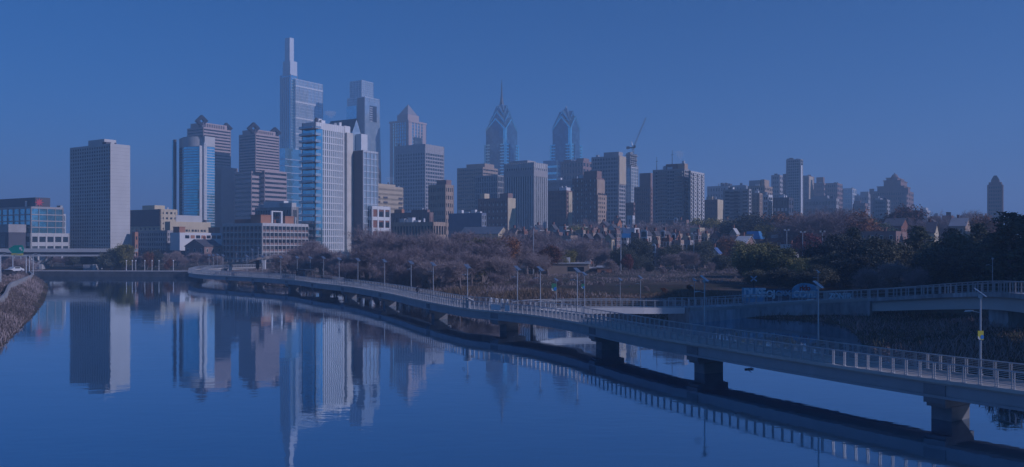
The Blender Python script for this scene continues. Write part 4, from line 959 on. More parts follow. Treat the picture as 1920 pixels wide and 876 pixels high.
# banners: quarter-leaf boards on lamps
def banner(px, py, Y, label, col, flip=1, s=1.0):
    b = empty('banner', (PX(px, Y), Y, PZ(py, Y)), 0, label, 'banner', 'coloured leaf shaped banners on poles')
    pts = [(0, .5), (0, -.5)]+[(-.75+.75*math.cos(t)*1.0, -.5+0*t) for t in ()]
    arc = [(-.62*math.sin(t), .5-1.0*(1-math.cos(t))*1.0) for t in [math.pi/2*k/8 for k in range(9)]]
    out = [(0, .5), (-.62, .5)]+[(-.62+.5*(1-math.cos(t)), -.05-.45*math.sin(t)) for t in [math.pi/2*k/6 for k in range(7)]]+[(0, -.5)]
    n_ = len(out)
    MB().add([(x*s*flip, -.015, z*s) for x, z in out]+[(x*s*flip, .015, z*s) for x, z in out], [tuple(range(n_)), tuple(range(2*n_-1, n_-1, -1))]+[(i, n_+i, n_+(i+1) % n_, (i+1) % n_) for i in range(n_)]).build('board', col, b)
    cc = [(-.16+.2*math.cos(t), -.18+.24*math.sin(t)) for t in [2*math.pi*k/14 for k in range(14)]]
    MB().add([(x*s*flip, -.022, z*s) for x, z in cc], [tuple(range(14))]).build('round_emblem', mat('banner_blue', (.06, .22, .55), .6), b)
    cr_ = [(-.38+.25*math.cos(t), -.15+.33*math.sin(t)) for t in [R(175)+R(95)*k/8 for k in range(9)]]+[(-.34+.16*math.cos(t), -.13+.22*math.sin(t)) for t in [R(270)-R(95)*k/8 for k in range(9)]]
    MB().add([(x*s*flip, -.019, z*s) for x, z in cr_], [tuple(range(18))]).build('white_crescent', WHITE, b)
YEL = mat('banner_yellow', (.55, .50, .06), .6); GRN = mat('banner_green', (.07, .24, .14), .6)
il = far_idx(1845); c = FE[il]+NN[il]*.05
banner(1844, 629, float(c[1])-.1, 'yellow leaf shaped banner with a blue disc on the closest lamp post', YEL, 1, .62)

# ---------------------------------------------------------------- person on the boardwalk
def person(px, Y):
    i = int(np.argmin(np.abs(CX+F*NE[:, 0]/NE[:, 1]-px)+np.where(NE[:, 1] > 330, 999, 0))); c = NE[i]+NN[i]*2.6
    p = empty('person', (c[0], c[1], DECK+.01), math.atan2(T_[i][1], T_[i][0])+math.pi/2, 'person in dark clothes walking away along the boardwalk', 'person')
    me = bpy.data.meshes.new('body')
    V = [(0,0,.92),(0,.0,1.12),(0,.01,1.34),(0,.0,1.48),(0,.02,1.58),(0,.02,1.70),(-.10,0,.88),(-.11,-.14,.48),(-.11,-.02,.09),(-.11,-.16,.05),(.10,0,.88),(.11,.16,.50),(.11,.26,.10),(.11,.12,.05),
         (-.19,.0,1.40),(-.24,.10,1.14),(-.22,-.06,.92),(.19,.0,1.40),(.24,-.12,1.14),(.22,-.26,.95)]
    E = [(0,1),(1,2),(2,3),(3,4),(4,5),(0,6),(6,7),(7,8),(8,9),(0,10),(10,11),(11,12),(12,13),(2,14),(14,15),(15,16),(2,17),(17,18),(18,19)]
    r = [.15,.15,.17,.06,.09,.085,.095,.065,.05,.04,.095,.065,.05,.04,.07,.05,.04,.07,.05,.04]
    me.from_pydata(V, E, []); o = bpy.data.objects.new('body', me); C.objects.link(o); o.parent = p
    md = o.modifiers.new('skin', 'SKIN'); sk = me.skin_vertices[0].data
    for k, q in enumerate(r): sk[k].radius = (q, q)
    sk[0].use_root = True
    o.modifiers.new('sub', 'SUBSURF').levels = 1; o.modifiers['sub'].render_levels = 1
    me.materials.append(mat('dark_coat', (.03, .032, .045), .9))
    MB().tube((0, .01, 1.70), (0, .01, 1.80), .095, .05, 8).build('hat', mat('pale_hat', (.4, .38, .36), .9), p)
person(756, 0)

# ---------------------------------------------------------------- riverside path, retaining wall and viaduct
path_pts = [(1.5,116.5,2.75),(3.0,121,2.7),(6.5,124,2.6),(14,125.5,2.6),(20,126.3,2.5),(25,128,2.4)]
ramp_pts = [(25,128,2.4),(31,133,2.15),(37,138,2.1),(45,138,2.6),(53,132,3.4),(58,121,4.5),(58.5,108,5.6),(57,97,6.3),(55,86,6.6),(53,74,6.6)]
PP = catmull(path_pts, 1.6); RP = catmull(ramp_pts, 1.6)
def side(Q, d):
    t = np.gradient(Q[:, :2], axis=0); t /= np.linalg.norm(t, axis=1)[:, None]; n_ = np.stack([t[:, 1], -t[:, 0]], 1)
    r = Q.copy(); r[:, :2] += n_*d; return r
def slab3(A, B_, th, m, name, parent, foot=None, lo=None):
    mb = MB(); vs_ = []
    for a, b in zip(A, B_):
        za = a[2]-th if lo is None else lo; vs_ += [(a[0], a[1], a[2]), (b[0], b[1], b[2]), (b[0], b[1], za), (a[0], a[1], za)]
    k = len(A); fs = []
    for i in range(k-1):
        p, q = 4*i, 4*i+4
        for j in range(4): fs.append((p+j, p+(j+1) % 4, q+(j+1) % 4, q+j))
    fs += [(3, 2, 1, 0), (4*k-4, 4*k-3, 4*k-2, 4*k-1)]
    return mb.add(vs_, fs).build(name, m, parent)
WALLM = mat('stained_concrete', (.34, .345, .36), .85, var=.3, scale=.25, stretch=(1, 1, .35), fine=1.5)
pr = empty('riverside_path', (0, 0, 0), 0, 'railed riverside path branching from the lookout and running along the inlet', 'path'); pr['kind'] = 'structure'
slab3(side(PP, 1.7), side(PP, -1.7), .35, WOODDECK, 'deck', pr)
slab3(side(PP, 1.72), side(PP, 1.42), .9, CONC, 'river_kerb', pr)
for k in (1.6, -1.6): q = side(PP, k); railing(q, None, 1, 60, pr, 0, zs=q[:, 2], lim=30, wires=4)
for k in range(3, len(PP)-2, 7): MB().tube((PP[k][0], PP[k][1], -.8), (PP[k][0], PP[k][1], PP[k][2]-.36), .4, n=8).build('pile', PIERM, pr)
n_wall = int(np.argmin(np.abs(CX+F*RP[:, 0]/RP[:, 1]-1640)))
rw = empty('retaining_wall', (0, 0, 0), 0, 'stained concrete retaining wall carrying the rising railed ramp above the inlet', 'retaining wall')
slab3(side(RP[:n_wall+1], 2.0), side(RP[:n_wall+1], -2.0), 1, WALLM, 'wall', rw, lo=-1.0)
slab3(side(RP[:n_wall+1], 2.12), side(RP[:n_wall+1], 1.8), .5, CONC2, 'coping', rw)
vd = empty('viaduct', (0, 0, 0), 0, 'low concrete viaduct with pale girder and railing below the dark pines', 'viaduct')
VR = RP[n_wall:]
slab3(side(VR, 2.2), side(VR, -2.2), .55, WALLM, 'deck', vd)
gq = side(VR, 1.5); gq2 = side(VR, 1.1); gq[:, 2] -= .56; gq2[:, 2] -= .56
slab3(gq, gq2, 1.5, CONC, 'girder', vd)
gq = side(VR, -1.1); gq2 = side(VR, -1.5); gq[:, 2] -= .56; gq2[:, 2] -= .56
slab3(gq, gq2, 1.5, CONC, 'girder', vd)
for k in (0.55, .86): i = int(len(VR)*k); MB().obox(VR[i][:2], (1, 0), (0, 1), .9, 2.0, 0, VR[i][2]-2.08).build('pier', WALLM, vd)
FR = RP.copy()
for Q, par, lb in ((RP[:n_wall+1], rw, 0), (VR, vd, 0)):
    for k in (1.95, -1.95):
        q = side(Q, k); railing(q, None, 1, 60, par, 0, zs=q[:, 2], lim=45, wires=3, height=1.25)
# graffiti hoarding behind the ramp
def text_mesh(body, size, m, parent, loc, rz, ext=.03, sx=1.0, name='graffiti_letters'):
    cu = bpy.data.curves.new('t', 'FONT'); cu.body = body; cu.size = size; cu.extrude = ext; cu.offset = .045*size; cu.align_x = 'CENTER'; cu.align_y = 'CENTER'; cu.space_character = .92
    o = bpy.data.objects.new('t', cu); C.objects.link(o); dg = bpy.context.evaluated_depsgraph_get()
    me = bpy.data.meshes.new_from_object(o.evaluated_get(dg)); bpy.data.objects.remove(o); me.materials.clear(); me.materials.append(m)
    r = link_mesh(name, me, parent); r.location = loc; r.rotation_euler = (R(90), 0, rz); r.scale = (sx, 1, 1); return r
GW = mat('graffiti_pale', (.75, .82, .88), .7, var=.25, scale=1.5); GBL = mat('graffiti_blue', (.25, .42, .60), .7, var=.3, scale=1.2); GDK = mat('graffiti_dark', (.07, .08, .12), .8); GRD = mat('graffiti_red', (.35, .08, .08), .7)
Yh = 146.0
hd = []
def hoarding(x0, x1, y0, y1, label, words_, arch=False, Y=Yh, base=WALLM):
    X0, X1 = PX(x0, Y), PX(x1, Y); z0, z1 = PZ(y0, Y), PZ(y1, Y)
    b = empty('graffiti_wall', ((X0+X1)/2, Y, z0), 0, label, 'wall', 'graffiti walls by the ramp'); w_ = (X1-X0)/2; h_ = z1-z0
    if arch:
        pts = [(-w_, 0), (w_, 0)]+[(w_*math.cos(t), h_*(.45+.55*math.sin(t))) for t in [math.pi*k/12 for k in range(13)]]
        n_ = len(pts); MB().add([(x, 0, z) for x, z in pts]+[(x, .35, z) for x, z in pts], [tuple(range(n_)), tuple(range(2*n_-1, n_-1, -1))]+[(i, n_+i, n_+(i+1) % n_, (i+1) % n_) for i in range(n_)]).build('wall', base, b)
    else: MB().box(-w_, 0, -1.5, w_, .35, h_).build('wall', base, b)
    for (tx, sz, mm, u, v, rz, s_) in words_: text_mesh(tx, sz, mm, b, (u*w_, -.04, v*h_), 0, sx=s_)
    return b
hoarding(1392, 1434, 560, 540, 'graffiti wall with big pale letters under the olive tree', [('DUSE', 2.0, GW, .1, .52, 0, .82)], base=GBL)
hoarding(1435, 1484, 559, 542, 'dark graffiti wall with thin loops between the pale lettered and arched ones', [('OJ', 1.5, GW, -.6, .45, 0, 1.0), ('CRX', 1.2, GBL, .35, .5, 0, 1.1)], base=GDK)
hoarding(1485, 1536, 559, 531, 'arched graffiti wall with blue and pale letters beside a lamp post', [('rido', 1.2, GRD, -.05, .66, 0, 1.0), ('COVE', 1.5, GW, -.1, .25, 0, 1.0)], True, base=GBL)
hoarding(1545, 1600, 562, 549, 'low wall with fading pale graffiti where the railing meets the dark shrubs', [('ZONER', 1.2, GW, .1, .5, 0, .95)], Y=139)
# crossing sign above the graffiti
xs = empty('crossing_sign', (PX(1413, 150), 150, PZ(560, 150)), 0, 'pale crossed railway sign on a post above the graffiti wall', 'sign')
MB().tube((0, 0, 0), (0, 0, 3.0), .06, n=6).build('post', DSTEEL, xs)
for a in (40, -40):
    c_, s2 = math.cos(R(a)), math.sin(R(a)); h = 3.5
    MB().add([(x*c_-z*s2, y, h+x*s2+z*c_) for x, y, z in [(-.7,-.1,-.11),(.7,-.1,-.11),(.7,-.06+.01*(a > 0),-.11),(-.7,-.06,-.11),(-.7,-.1,.11),(.7,-.1,.11),(.7,-.06,.11),(-.7,-.06,.11)]], [(0,3,2,1),(4,5,6,7),(0,1,5,4),(1,2,6,5),(2,3,7,6),(3,0,4,7)]).build('cross_board', mat('sign_pale_blue', (.45, .55, .65), .6), xs)
# lamps along the path, ramp and viaduct
for px, yt, Y, lb in ((1043, 524, 153, 'path lamp with a green banner below the reed slope'), (1096, 512, 156, 'path lamp with a small banner beside the green bushes'), (1163, 523, 157, 'path lamp by the inlet, plain, between bannered lamp and autumn shrub'),
        (1201, 519, 158, 'path lamp next to the russet shrub by the inlet'), (1302, 524, 160, 'path lamp at the foot of the ramp'), (1534, 508, 149, 'ramp lamp in front of the arched graffiti wall'), (1861, 481, 128, 'viaduct lamp before the blackest pine')):
    o = copy_tree(proto); Q = np.vstack([PP, RP]); i = int(np.argmin(np.abs(CX+F*Q[:, 0]/Q[:, 1]-px)+np.where((Q[:, 1] < 118) & (px < 1500), 999, 0))); q = Q[i]
    zt = PZ(yt, q[1]); o.location = (PX(px, q[1]+1.4), q[1]+1.4, q[2]); k = (zt-q[2])/5.75; o.scale = (min(1.1, k), min(1.1, k), k)
    o['label'] = lb; o['group'] = 'lamps along the riverside path'
    if px == 1043: banner(px+.3, 539, q[1]+1.3, 'green leaf shaped banner on a path lamp below the reeds', GRN, 1, 1.15)
    if px == 1096: banner(px, 537, q[1]+1.3, 'small green and blue banner on the path lamp beside the bushes', GRN, 1, .75)
# tall thin floodlight and utility poles on the bank
for px, yt, yb, Y, lb in ((1000, 428, 508, 255, 'tall thin floodlight pole among the bare trees by the low brick building'), (1164, 428, 515, 262, 'tall floodlight pole beside the blue billboard'), (1301, 440, 509, 280, 'tall floodlight pole in front of the dark evergreens'),
        (1066, 452, 492, 300, 'floodlight pole with lamp cluster over the low brick building'), (1106, 458, 490, 305, 'short floodlight pole before the gabled terrace'), (1475, 433, 474, 290, 'pale pole before the orange autumn tree'), (1505, 437, 463, 280, 'street light beside the red leaved tree'), (1542, 436, 458, 280, 'street light under the spreading bare tree')):
    X = PX(px, Y); g = gz(X, Y)-.3; zt = PZ(yt, Y)
    o = empty('floodlight_pole', (X, Y, g), 0, lb, 'light pole', 'floodlight poles on the bank'); MB().tube((0, 0, 0), (0, 0, zt-g), .20, .11, 6).build('pole', POLE, o)
    MB().box(-.9, -.12, zt-g, .9, .12, zt-g+.16).box(-.95, -.3, zt-g+.16, -.35, .1, zt-g+.6).box(.35, -.3, zt-g+.16, .95, .1, zt-g+.6).build('lamp_head', POLE, o)
# ---------------------------------------------------------------- far bank: quay, road bridge, white-columned ramp
qw = MB()
Q = [(-262, 321), (-172, 314.5), (-116, 311), (-108, 300)]
for (ax, ay), (bx, by) in zip(Q, Q[1:]): qw.bar((ax, ay, 1.9), (bx, by, 1.9), 1.2, 3.2)
tag(qw.build('quay_wall', mat('dark_quay_stone', (.075, .078, .085), .9, var=.3, scale=.5)), 'dark stone quay wall along the far shore below the mill', 'wall')
pv = MB(); pv.bar((-262, 325, 2.05), (-172, 318.4, 2.05), 5, .25).bar((-172, 318.4, 2.05), (-112, 315, 2.05), 5, .25); tag(pv.build('quay_path', CONC), 'pale strip of path on top of the quay', kind='structure')
for j, px in enumerate((237, 248, 254.5, 271.5, 285, 298, 325)):
    o = empty('quay_lamp', (PX(px, 318), 318, 1.95), 0, 'white globe lamp on the quay, %s from the road bridge end' % ('first', 'second', 'third', 'fourth', 'fifth', 'sixth', 'last')[j], 'lamp', 'globe lamps on the quay')
    MB().tube((0, 0, 0), (0, 0, 3.6), .10, .08, 6).build('pole', WHITE, o); MB().tube((0, 0, 3.6), (0, 0, 4.05), .26, .2, 8).build('globe', WHITE, o)
br = empty('road_bridge', (0, 332, 0), 0, 'low road bridge on V shaped struts crossing behind the river bend', 'bridge')
zd = PZ(471, 332); x0, x1 = PX(-60, 332), PX(246, 332)
MB().box(x0, -4, zd-.35, x1, 6, zd).build('deck', CONC2, br); MB().box(x0, -4.2, zd-.35, x1, -4.01, zd+1.0).build('parapet', CONC, br); MB().box(x0, 5.8, zd, x1, 6.0, zd+1.0).build('parapet', CONC, br)
MB().box(x0, -3.6, zd-1.35, x1, -2.9, zd-.36).box(x0, 3.0, zd-1.35, x1, 3.6, zd-.36).build('shadowed_web', DGREY, br)  # web coloured dark for the shadow under the deck
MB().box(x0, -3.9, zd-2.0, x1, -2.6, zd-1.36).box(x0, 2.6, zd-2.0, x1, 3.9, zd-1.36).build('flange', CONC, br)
for px in (70, 170):
    xc_ = PX(px, 332); p_ = empty('pier', (0, 0, 0)); bpy.data.objects.remove(p_)
    pier = MB().box(xc_-1.8, -2.4, -1, xc_+3.2, 3, zd-5.2).build('pier', WALLM, br); MB().box(xc_+2.2, -2.9, -1, xc_+3.4, -2.42, zd-5.0).build('corner_strip', CONC, pier)
    if px == 70:
        for q in (-1, 1):
            for y_ in (-2.2, 2.4): MB().bar((xc_+.7, y_, zd-5.0), (xc_+.7+q*4.0, y_, zd-2.0), .9, .7).build('strut', CONC, pier)
for px in (145, 170):
    xc_ = PX(px, 380)
# overhead road sign on the bridge
Ys = 296; sg = empty('road_sign', (PX(31, Ys), Ys, 0), 0, 'green overhead road sign with a yellow exit strip, hung above the bridge parapet', 'sign')
sx0 = PX(17, Ys)-PX(31, Ys); sx1 = PX(43, Ys)-PX(31, Ys); za, zb_ = PZ(475, Ys), PZ(460, Ys)
MB().add([(sx0+1, 0, za), (sx1, 0, za), (sx1+.3, 0, za+1.6), (sx1-.2, 0, zb_), (sx0+1.8, 0, zb_), (sx0-.3, 0, za+1.5), (sx0+1, .15, za), (sx1, .15, za), (sx1+.3, .15, za+1.6), (sx1-.2, .15, zb_), (sx0+1.8, .15, zb_), (sx0-.3, .15, za+1.5)],
   [(0,1,2,3,4,5),(11,10,9,8,7,6)]+[(i, 6+i, 6+(i+1) % 6, (i+1) % 6) for i in range(6)]).build('green_panel', mat('sign_green', (.01, .30, .22), .5), sg)
MB().box(sx0+.8, -.02, PZ(479, Ys), sx1, .1, za-.02).build('yellow_strip', mat('sign_yellow', (.62, .52, .10), .5), sg)
MB().box(1.0, -.06, za+1.3, 1.7, -.01, za+2.1).box(1.6, -.06, za+.9, 2.0, -.01, za+1.4).build('arrow_mark', WHITE, sg)
for x in (sx0+1.6, sx1-1): MB().tube((x, .4, 3.0), (x, .4, zb_), .16, n=6).build('post', POLE, sg)
# expressway edge on the other bank
nb = empty('expressway_barrier', (0, 0, 0), 0, 'curved pale concrete barrier at the edge of the expressway', 'barrier')
bp = catmull([(-72, 110, 0), (-84, 140, 0), (-97, 165, 0), (-112, 195, 0), (-135, 240, 0), (-150, 262, 0)], 3)
for i in range(len(bp)): bp[i][2] = gz(bp[i][0], bp[i][1])+1.05
slab3(side(bp, .18), side(bp, -.18), 1.6, CONC2, 'barrier', nb)
rp = catmull([(-80, 110, 0), (-105, 165, 0), (-120, 195, 0), (-144, 240, 0), (-162, 268, 0)], 4)
for i in range(len(rp)): rp[i][2] = gz(rp[i][0]-6, rp[i][1])+.35
rdo = slab3(side(rp, -1), side(rp, -13), .6, mat('asphalt', (.05, .05, .052), .9, var=.1), 'expressway', None); tag(rdo, 'dark asphalt expressway behind the barrier', kind='structure')
for j, (px, yt, yb, Y) in enumerate(((1, 478, 540, 180), (24, 479, 520, 232), (49, 481, 520, 248), (55, 479, 514, 262), (62, 480, 515, 270))):
    X = PX(px, Y); g = gz(X, Y)-.3; zt = PZ(yt, Y)
    o = empty('road_light', (X, Y, g), 0, ['pale pole by the expressway, cut by the picture edge', 'pale pole standing under the green road sign', 'thicker pale pole just beyond the green sign', 'slim pale pole between the sign and the bridge strut', 'slim pale pole touching the bridge strut'][j], 'pole', 'pale poles by the expressway')
    MB().tube((0, 0, 0), (0, 0, zt-g), .17, .12, 6).build('pole', POLE, o); MB().tube((0, 0, zt-g), (1.6, 0, zt-g+.5), .08, n=5).box(1.4, -.15, zt-g+.42, 2.2, .15, zt-g+.58).build('lamp_arm', POLE, o)
# car on the expressway
def car(px, Y, label, col):
    X = PX(px, Y); g = gz(X-6, Y)+.36; o = empty('car', (X, Y, g), R(70), label, 'car')
    b = [(-2.2, .35), (-2.25, .75), (-1.9, .85), (-1.2, .95), (-.6, 1.42), (.9, 1.42), (1.6, .98), (2.15, .9), (2.25, .4)]; n_ = len(b)
    MB().add([(x, -.85, z) for x, z in b]+[(x, .85, z) for x, z in b], [tuple(range(n_)), tuple(range(2*n_-1, n_-1, -1))]+[(i, n_+i, n_+(i+1) % n_, (i+1) % n_) for i in range(n_)]).build('body', mat('car_'+label.split()[0], col, .3), o)
    MB().box(-.55, -.87, 1.0, .95, .87, 1.32).build('window', GD, o)
    for x in (-1.4, 1.4):
        for y in (-.8, .8): MB().tube((x, y-.1, .32), (x, y+.1, .32), .33, n=10).build('wheel', DGREY, o)
car(27, 222, 'white car on the expressway behind the barrier', (.6, .6, .6)); car(9, 190, 'dark car on the expressway close to the picture edge', (.04, .04, .05))
# ramp on white columns by the mill
wr = empty('white_column_ramp', (0, 0, 0), 0, 'raised walkway ramp on white columns in front of the mill', 'ramp')
Yr = 318; A = [(PX(432, 322), 322, PZ(492, 322)), (PX(465, Yr), Yr, PZ(490, Yr)), (PX(492, Yr), Yr, PZ(481, Yr)), (PX(512, Yr+4), Yr+4, PZ(482, Yr+4)), (PX(560, 330), 330, PZ(484, 330))]
AP = catmull(A, 2.5); slab3(side(AP, 1.6), side(AP, -1.6), .8, mat('ramp_concrete', (.26, .22, .20), .85), 'deck', wr)
for k in (1.5, -1.5): q = side(AP, k); railing(q, None, 1, 60, wr, 0, zs=q[:, 2], lim=20, wires=3)
for px in (434, 478, 486, 493, 511, 520, 536):
    i = int(np.argmin(np.abs(CX+F*AP[:, 0]/AP[:, 1]-px))); p = AP[i]; g = gz(p[0], p[1])-.5
    MB().box(p[0]-.5, p[1]-.5, g, p[0]+.5, p[1]+.5, p[2]-.81).build('column', WHITE, wr)
for j, (px, yt, Y) in enumerate(((438.5, 476, 322), (461.5, 472, Yr), (468.5, 469, Yr), (476.5, 467, Yr), (484, 464, Yr))):
    o = copy_tree(proto); i = int(np.argmin(np.abs(CX+F*AP[:, 0]/AP[:, 1]-px))); p = AP[i]; k = max(.6, (PZ(yt, p[1])-p[2])/5.75)
    o.location = (p[0], p[1]+1.2, p[2]); o.scale = (.8, .8, k); o['label'] = 'lamp post on the white columned ramp, %s from its low end' % ('first', 'second', 'third', 'fourth', 'fifth')[j]; o['group'] = 'lamps on the white columned ramp'
# ---------------------------------------------------------------- low brick building in the park, billboard
def lowb(name, label, x0, x1, yt, yb, Y, m, d=9, roof=ROOFW, cat='building'):
    X0, X1 = PX(x0, Y), PX(x1, Y); zt = PZ(yt, Y); g = min(gz(X0, Y), gz(X1, Y))-1
    o = empty(name, (X0, Y, g), R(-6), label, cat); W_ = X1-X0
    MB().box(0, 0, 0, W_, d, zt-g).build('wall', m, o); MB().box(-.3, -.3, zt-g, W_+.3, d+.3, zt-g+.35).build('roof', roof, o); return o, W_, zt-g
o, W_, h = lowb('park_building', 'low brick park building with a thin white roof edge among bare trees', 1025, 1104, 495, 513, 258, TAN)
for k in range(3): MB().box(W_*(.5+.13*k), -.06, h-2.2, W_*(.5+.13*k)+1.6, -.01, h-.8).build('window', GD, o)
MB().box(W_*.45, 3, h+.36, W_*.45+1.2, 4.2, h+1.9).build('chimney', WHITE, o)
for k in range(3): MB().box(W_*(.9+.05*k), 2, h+.36, W_*(.9+.05*k)+.5, 3, h+.8).build('roof_vent', STEEL, o)
o, W_, h = lowb('park_annex', 'brick annex with a white roof line beside the park building', 1120, 1147, 502, 514, 254, ORANGE)
MB().box(W_*.3, -.06, 0, W_*.3+1.1, -.01, h*.7).build('door', GD, o)
o, W_, h = lowb('park_link', 'dark recessed link between the park building and its annex', 1088, 1121, 504, 514, 262, DGREY)
bb = empty('billboard', (PX(1166, 330), 330, 0), 0, 'plain blue billboard standing over the terrace roofs', 'billboard')
w1 = PX(1183, 330)-PX(1166, 330); BLU = mat('billboard_blue', (.05, .22, .50), .6)
MB().box(0, 0, PZ(446, 330), w1, .4, PZ(437.6, 330)).build('panel', BLU, bb); MB().box(.5, .1, PZ(437.4, 330), w1, .5, PZ(428, 330)).build('upper_panel', mat('billboard_grey', (.16, .24, .38), .6), bb)
for x in (.5, w1-.5): MB().tube((x, .7, 5), (x, .7, PZ(437, 330)), .2, n=6).build('post', DSTEEL, bb)
# ---------------------------------------------------------------- houses
HOUSES = [ # label, xl, xc, xr, yt, Y, wall, roof, kind(ridge or flat), windows
 ('red brick terrace house with a bright eave, first of the three gables', 1092, 1105, 1112, 447, 330, BRICK, SLATE, 'x'),
 ('brick terrace house with a white raked eave, middle one of the three gables', 1112, 1127, 1133, 446, 332, BROWN, SLATE, 'x'),
 ('terrace house with a cream gable, last of the three gables by the billboard', 1133, 1147, 1152, 447, 334, CREAM, SLATE, 'x'),
 ('long white flat roofed house before the slim brick apartments', 1037, 1062, 1074, 433, 380, CONC, ROOFW, 'f'),
 ('tan house with a row of arched windows under the white flat roofed house', 1030, 1070, 1083, 444, 345, TAN, TAR, 'f'),
 ('dark house with a long pale roof edge behind the three gables', 1083, 1113, 1122, 429, 395, BROWN, ROOFW, 'f'),
 ('pink brick house with a small gable over the long pale roof edge', 1149, 1158, 1166, 418, 420, ORANGE, SLATE, 'y'),
 ('white chimneyed house behind the billboard', 1182, 1190, 1199, 430, 350, WHITE, TAR, 'f'),
 ('dark flat terrace house beside the billboard, its chimney orange', 1183, 1198, 1203, 439, 338, BROWN, TAR, 'f'),
 ('grey stone turreted terrace house with white arched dormers, first of the row', 1203, 1213, 1222, 440, 330, GREY, SLATE, 'x'),
 ('tan stone terrace house with white arched dormers, second of the row', 1222, 1230, 1238, 440, 334, TAN, SLATE, 'x'),
 ('brown stone terrace house with a white arched dormer, last of the row', 1238, 1248, 1258, 440, 338, BROWN, SLATE, 'x'),
 ('plain brick house below the white arched dormers', 1213, 1238, 1246, 467, 300, BROWN, TAR, 'f'),
 ('small red house with white windows beside the arched dormers', 1258, 1268, 1275, 446, 345, BRICK, SLATE, 'y'),
 ('wide house with a glinting metal roof behind the arched dormer row', 1248, 1287, 1292, 414, 460, BROWN, ROOFW, 'f'),
 ('beige block house standing over the bare trees below the striped slab', 1294, 1312, 1322, 429, 400, CREAM, TAR, 'f'),
 ('small blue roofed house in the dark trees', 1331, 1346, 1352, 474, 290, WHITE, mat('blue_roof', (.12, .2, .42), .5), 'x'),
 ('brown house with a broad slanting white roof', 1372, 1394, 1420, 462, 305, BROWN, ROOFW, 'y'),
 ('house with a bright blue flat roof beside the slanting white one', 1400, 1425, 1434, 449, 330, BROWN, mat('bright_blue_roof', (.08, .26, .55), .5), 'b'),
 ('long brick garage row behind the olive tree', 1434, 1470, 1480, 449, 325, BRICK, TAR, 'f'),
 ('white gabled house with a pale roof next to the yellow green tree', 1447, 1461, 1472, 436, 345, WHITE, ROOFW, 'x'),
 ('white cottage peeping between the orange and red trees', 1474, 1484, 1492, 440, 335, WHITE, SLATE, 'y'),
 ('grey roofed cottage by the two street lights', 1488, 1500, 1508, 446, 320, TAN, mat('pale_slate', (.28, .29, .32), .6), 'x'),
 ('low house with blue garage doors under the pale pole', 1463, 1488, 1498, 461, 300, WHITE, TAR, 'f'),
 ('dark long roofed school behind the pines', 1590, 1680, 1700, 436, 300, BROWN, mat('dark_lead', (.10, .11, .14), .7), 'f'),
 ('brown house with a row of white chimneys at the edge of the pines', 1655, 1690, 1704, 424, 380, BRICK, SLATE, 'y'),
 ('small house with a round pale gable above the dark long roof', 1684, 1694, 1702, 418, 410, TAN, SLATE, 'x'),
 ('grey roofed house between the pines and the lone tower', 1780, 1810, 1820, 424, 360, TAN, mat('pale_slate', (.28, .29, .32), .6), 'y'),
 ('tan house with a white lit end among the pine tops', 1735, 1752, 1760, 436, 300, CREAM, SLATE, 'y'),
 ('pale metal roofed house at the foot of the lone tower', 1838, 1858, 1868, 425, 350, TAN, mat('pale_slate', (.28, .29, .32), .6), 'x'),
 ('brown brick house under the striped vertical tower', 960, 985, 996, 432, 430, BROWN, TAR, 'f'),
 ('little white house at the foot of the striped vertical tower', 998, 1012, 1022, 430, 430, WHITE, SLATE, 'x'),
 ('tan house beside the gabled hall', 955, 966, 974, 436, 400, TAN, SLATE, 'y'),
 ('brown roofed house under the big brick hotel', 1122, 1138, 1146, 424, 440, BRICK, SLATE, 'x'),
 ('white hut roofed house under the cream edged apartment house', 1322, 1334, 1344, 418, 470, WHITE, TAR, 'f'),
 ('red brick house below the balcony block', 1352, 1368, 1378, 424, 450, BRICK, SLATE, 'y'),
 ('grey flat house between bare trees below the terraced block', 1405, 1424, 1432, 422, 460, GREY, ROOFW, 'f'),
]
for (lb, xl, xc, xr, yt, Y, wl, rf, kd) in HOUSES:
    B = Bld('house', lb, 'house', xl, xc, xr, yt, Y, group='houses between the park and the towers'); bx = (0, B.W, 0, B.L, 0, B.H)
    nl = max(1, min(5, int(B.L/3))); nr = max(1, min(4, int(B.W/3)))
    if kd in 'xy': gable_house(B, bx, wl, rf, kd, min(3.6, .35*(B.L if kd == 'x' else B.W)+.6), wl=nl, wr=nr)
    else:
        plain(B, bx, wl, roof=rf); windows(B, bx, nl, nr)
        B.part('chimney', MB().box(B.W*.4, B.L*.3, B.H, B.W*.4+1.1, B.L*.3+.8, B.H+1.7).box(B.W*.4-.1, B.L*.3-.1, B.H+1.7, B.W*.4+1.2, B.L*.3+.9, B.H+1.9), BRICK)
    if 'arched dormer' in lb and B.L > 2:
        for f_ in ((.3, .75) if 'first' in lb else (.5,)):
            ym = B.L*f_; pts = [(ym-1, B.H-1.4), (ym+1, B.H-1.4)]+[(ym+math.cos(t), B.H+.9+math.sin(t)) for t in [math.pi*k/8 for k in range(9)]]
            n_ = len(pts); q = MB().add([(-.35, y, z) for y, z in pts]+[(-.1, y, z) for y, z in pts], [tuple(range(n_-1, -1, -1)), tuple(range(n_, 2*n_))]+[(i, (i+1) % n_, n_+(i+1) % n_, n_+i) for i in range(n_)])
            dm = B.part('dormer', q, WHITE); B.part('pane', MB().box(-.4, ym-.55, B.H-.8, -.36, ym+.55, B.H+1.1), GD, dm)
    if kd == 'b': B.part('sloped_roof', MB().add([(-.4, -.4, B.H+.1), (B.W*.2, B.L*.2, B.H+3.2), (B.W*.2, B.L+.3, B.H+3.2), (-.4, B.L+.3, B.H+.1)], [(3, 2, 1, 0)]).add([(-.4,-.4,B.H+.1),(B.W,-.4,B.H+.1),(B.W*.8,B.L*.2,B.H+3.2),(B.W*.2,B.L*.2,B.H+3.2)], [(0,1,2,3)]), rf)
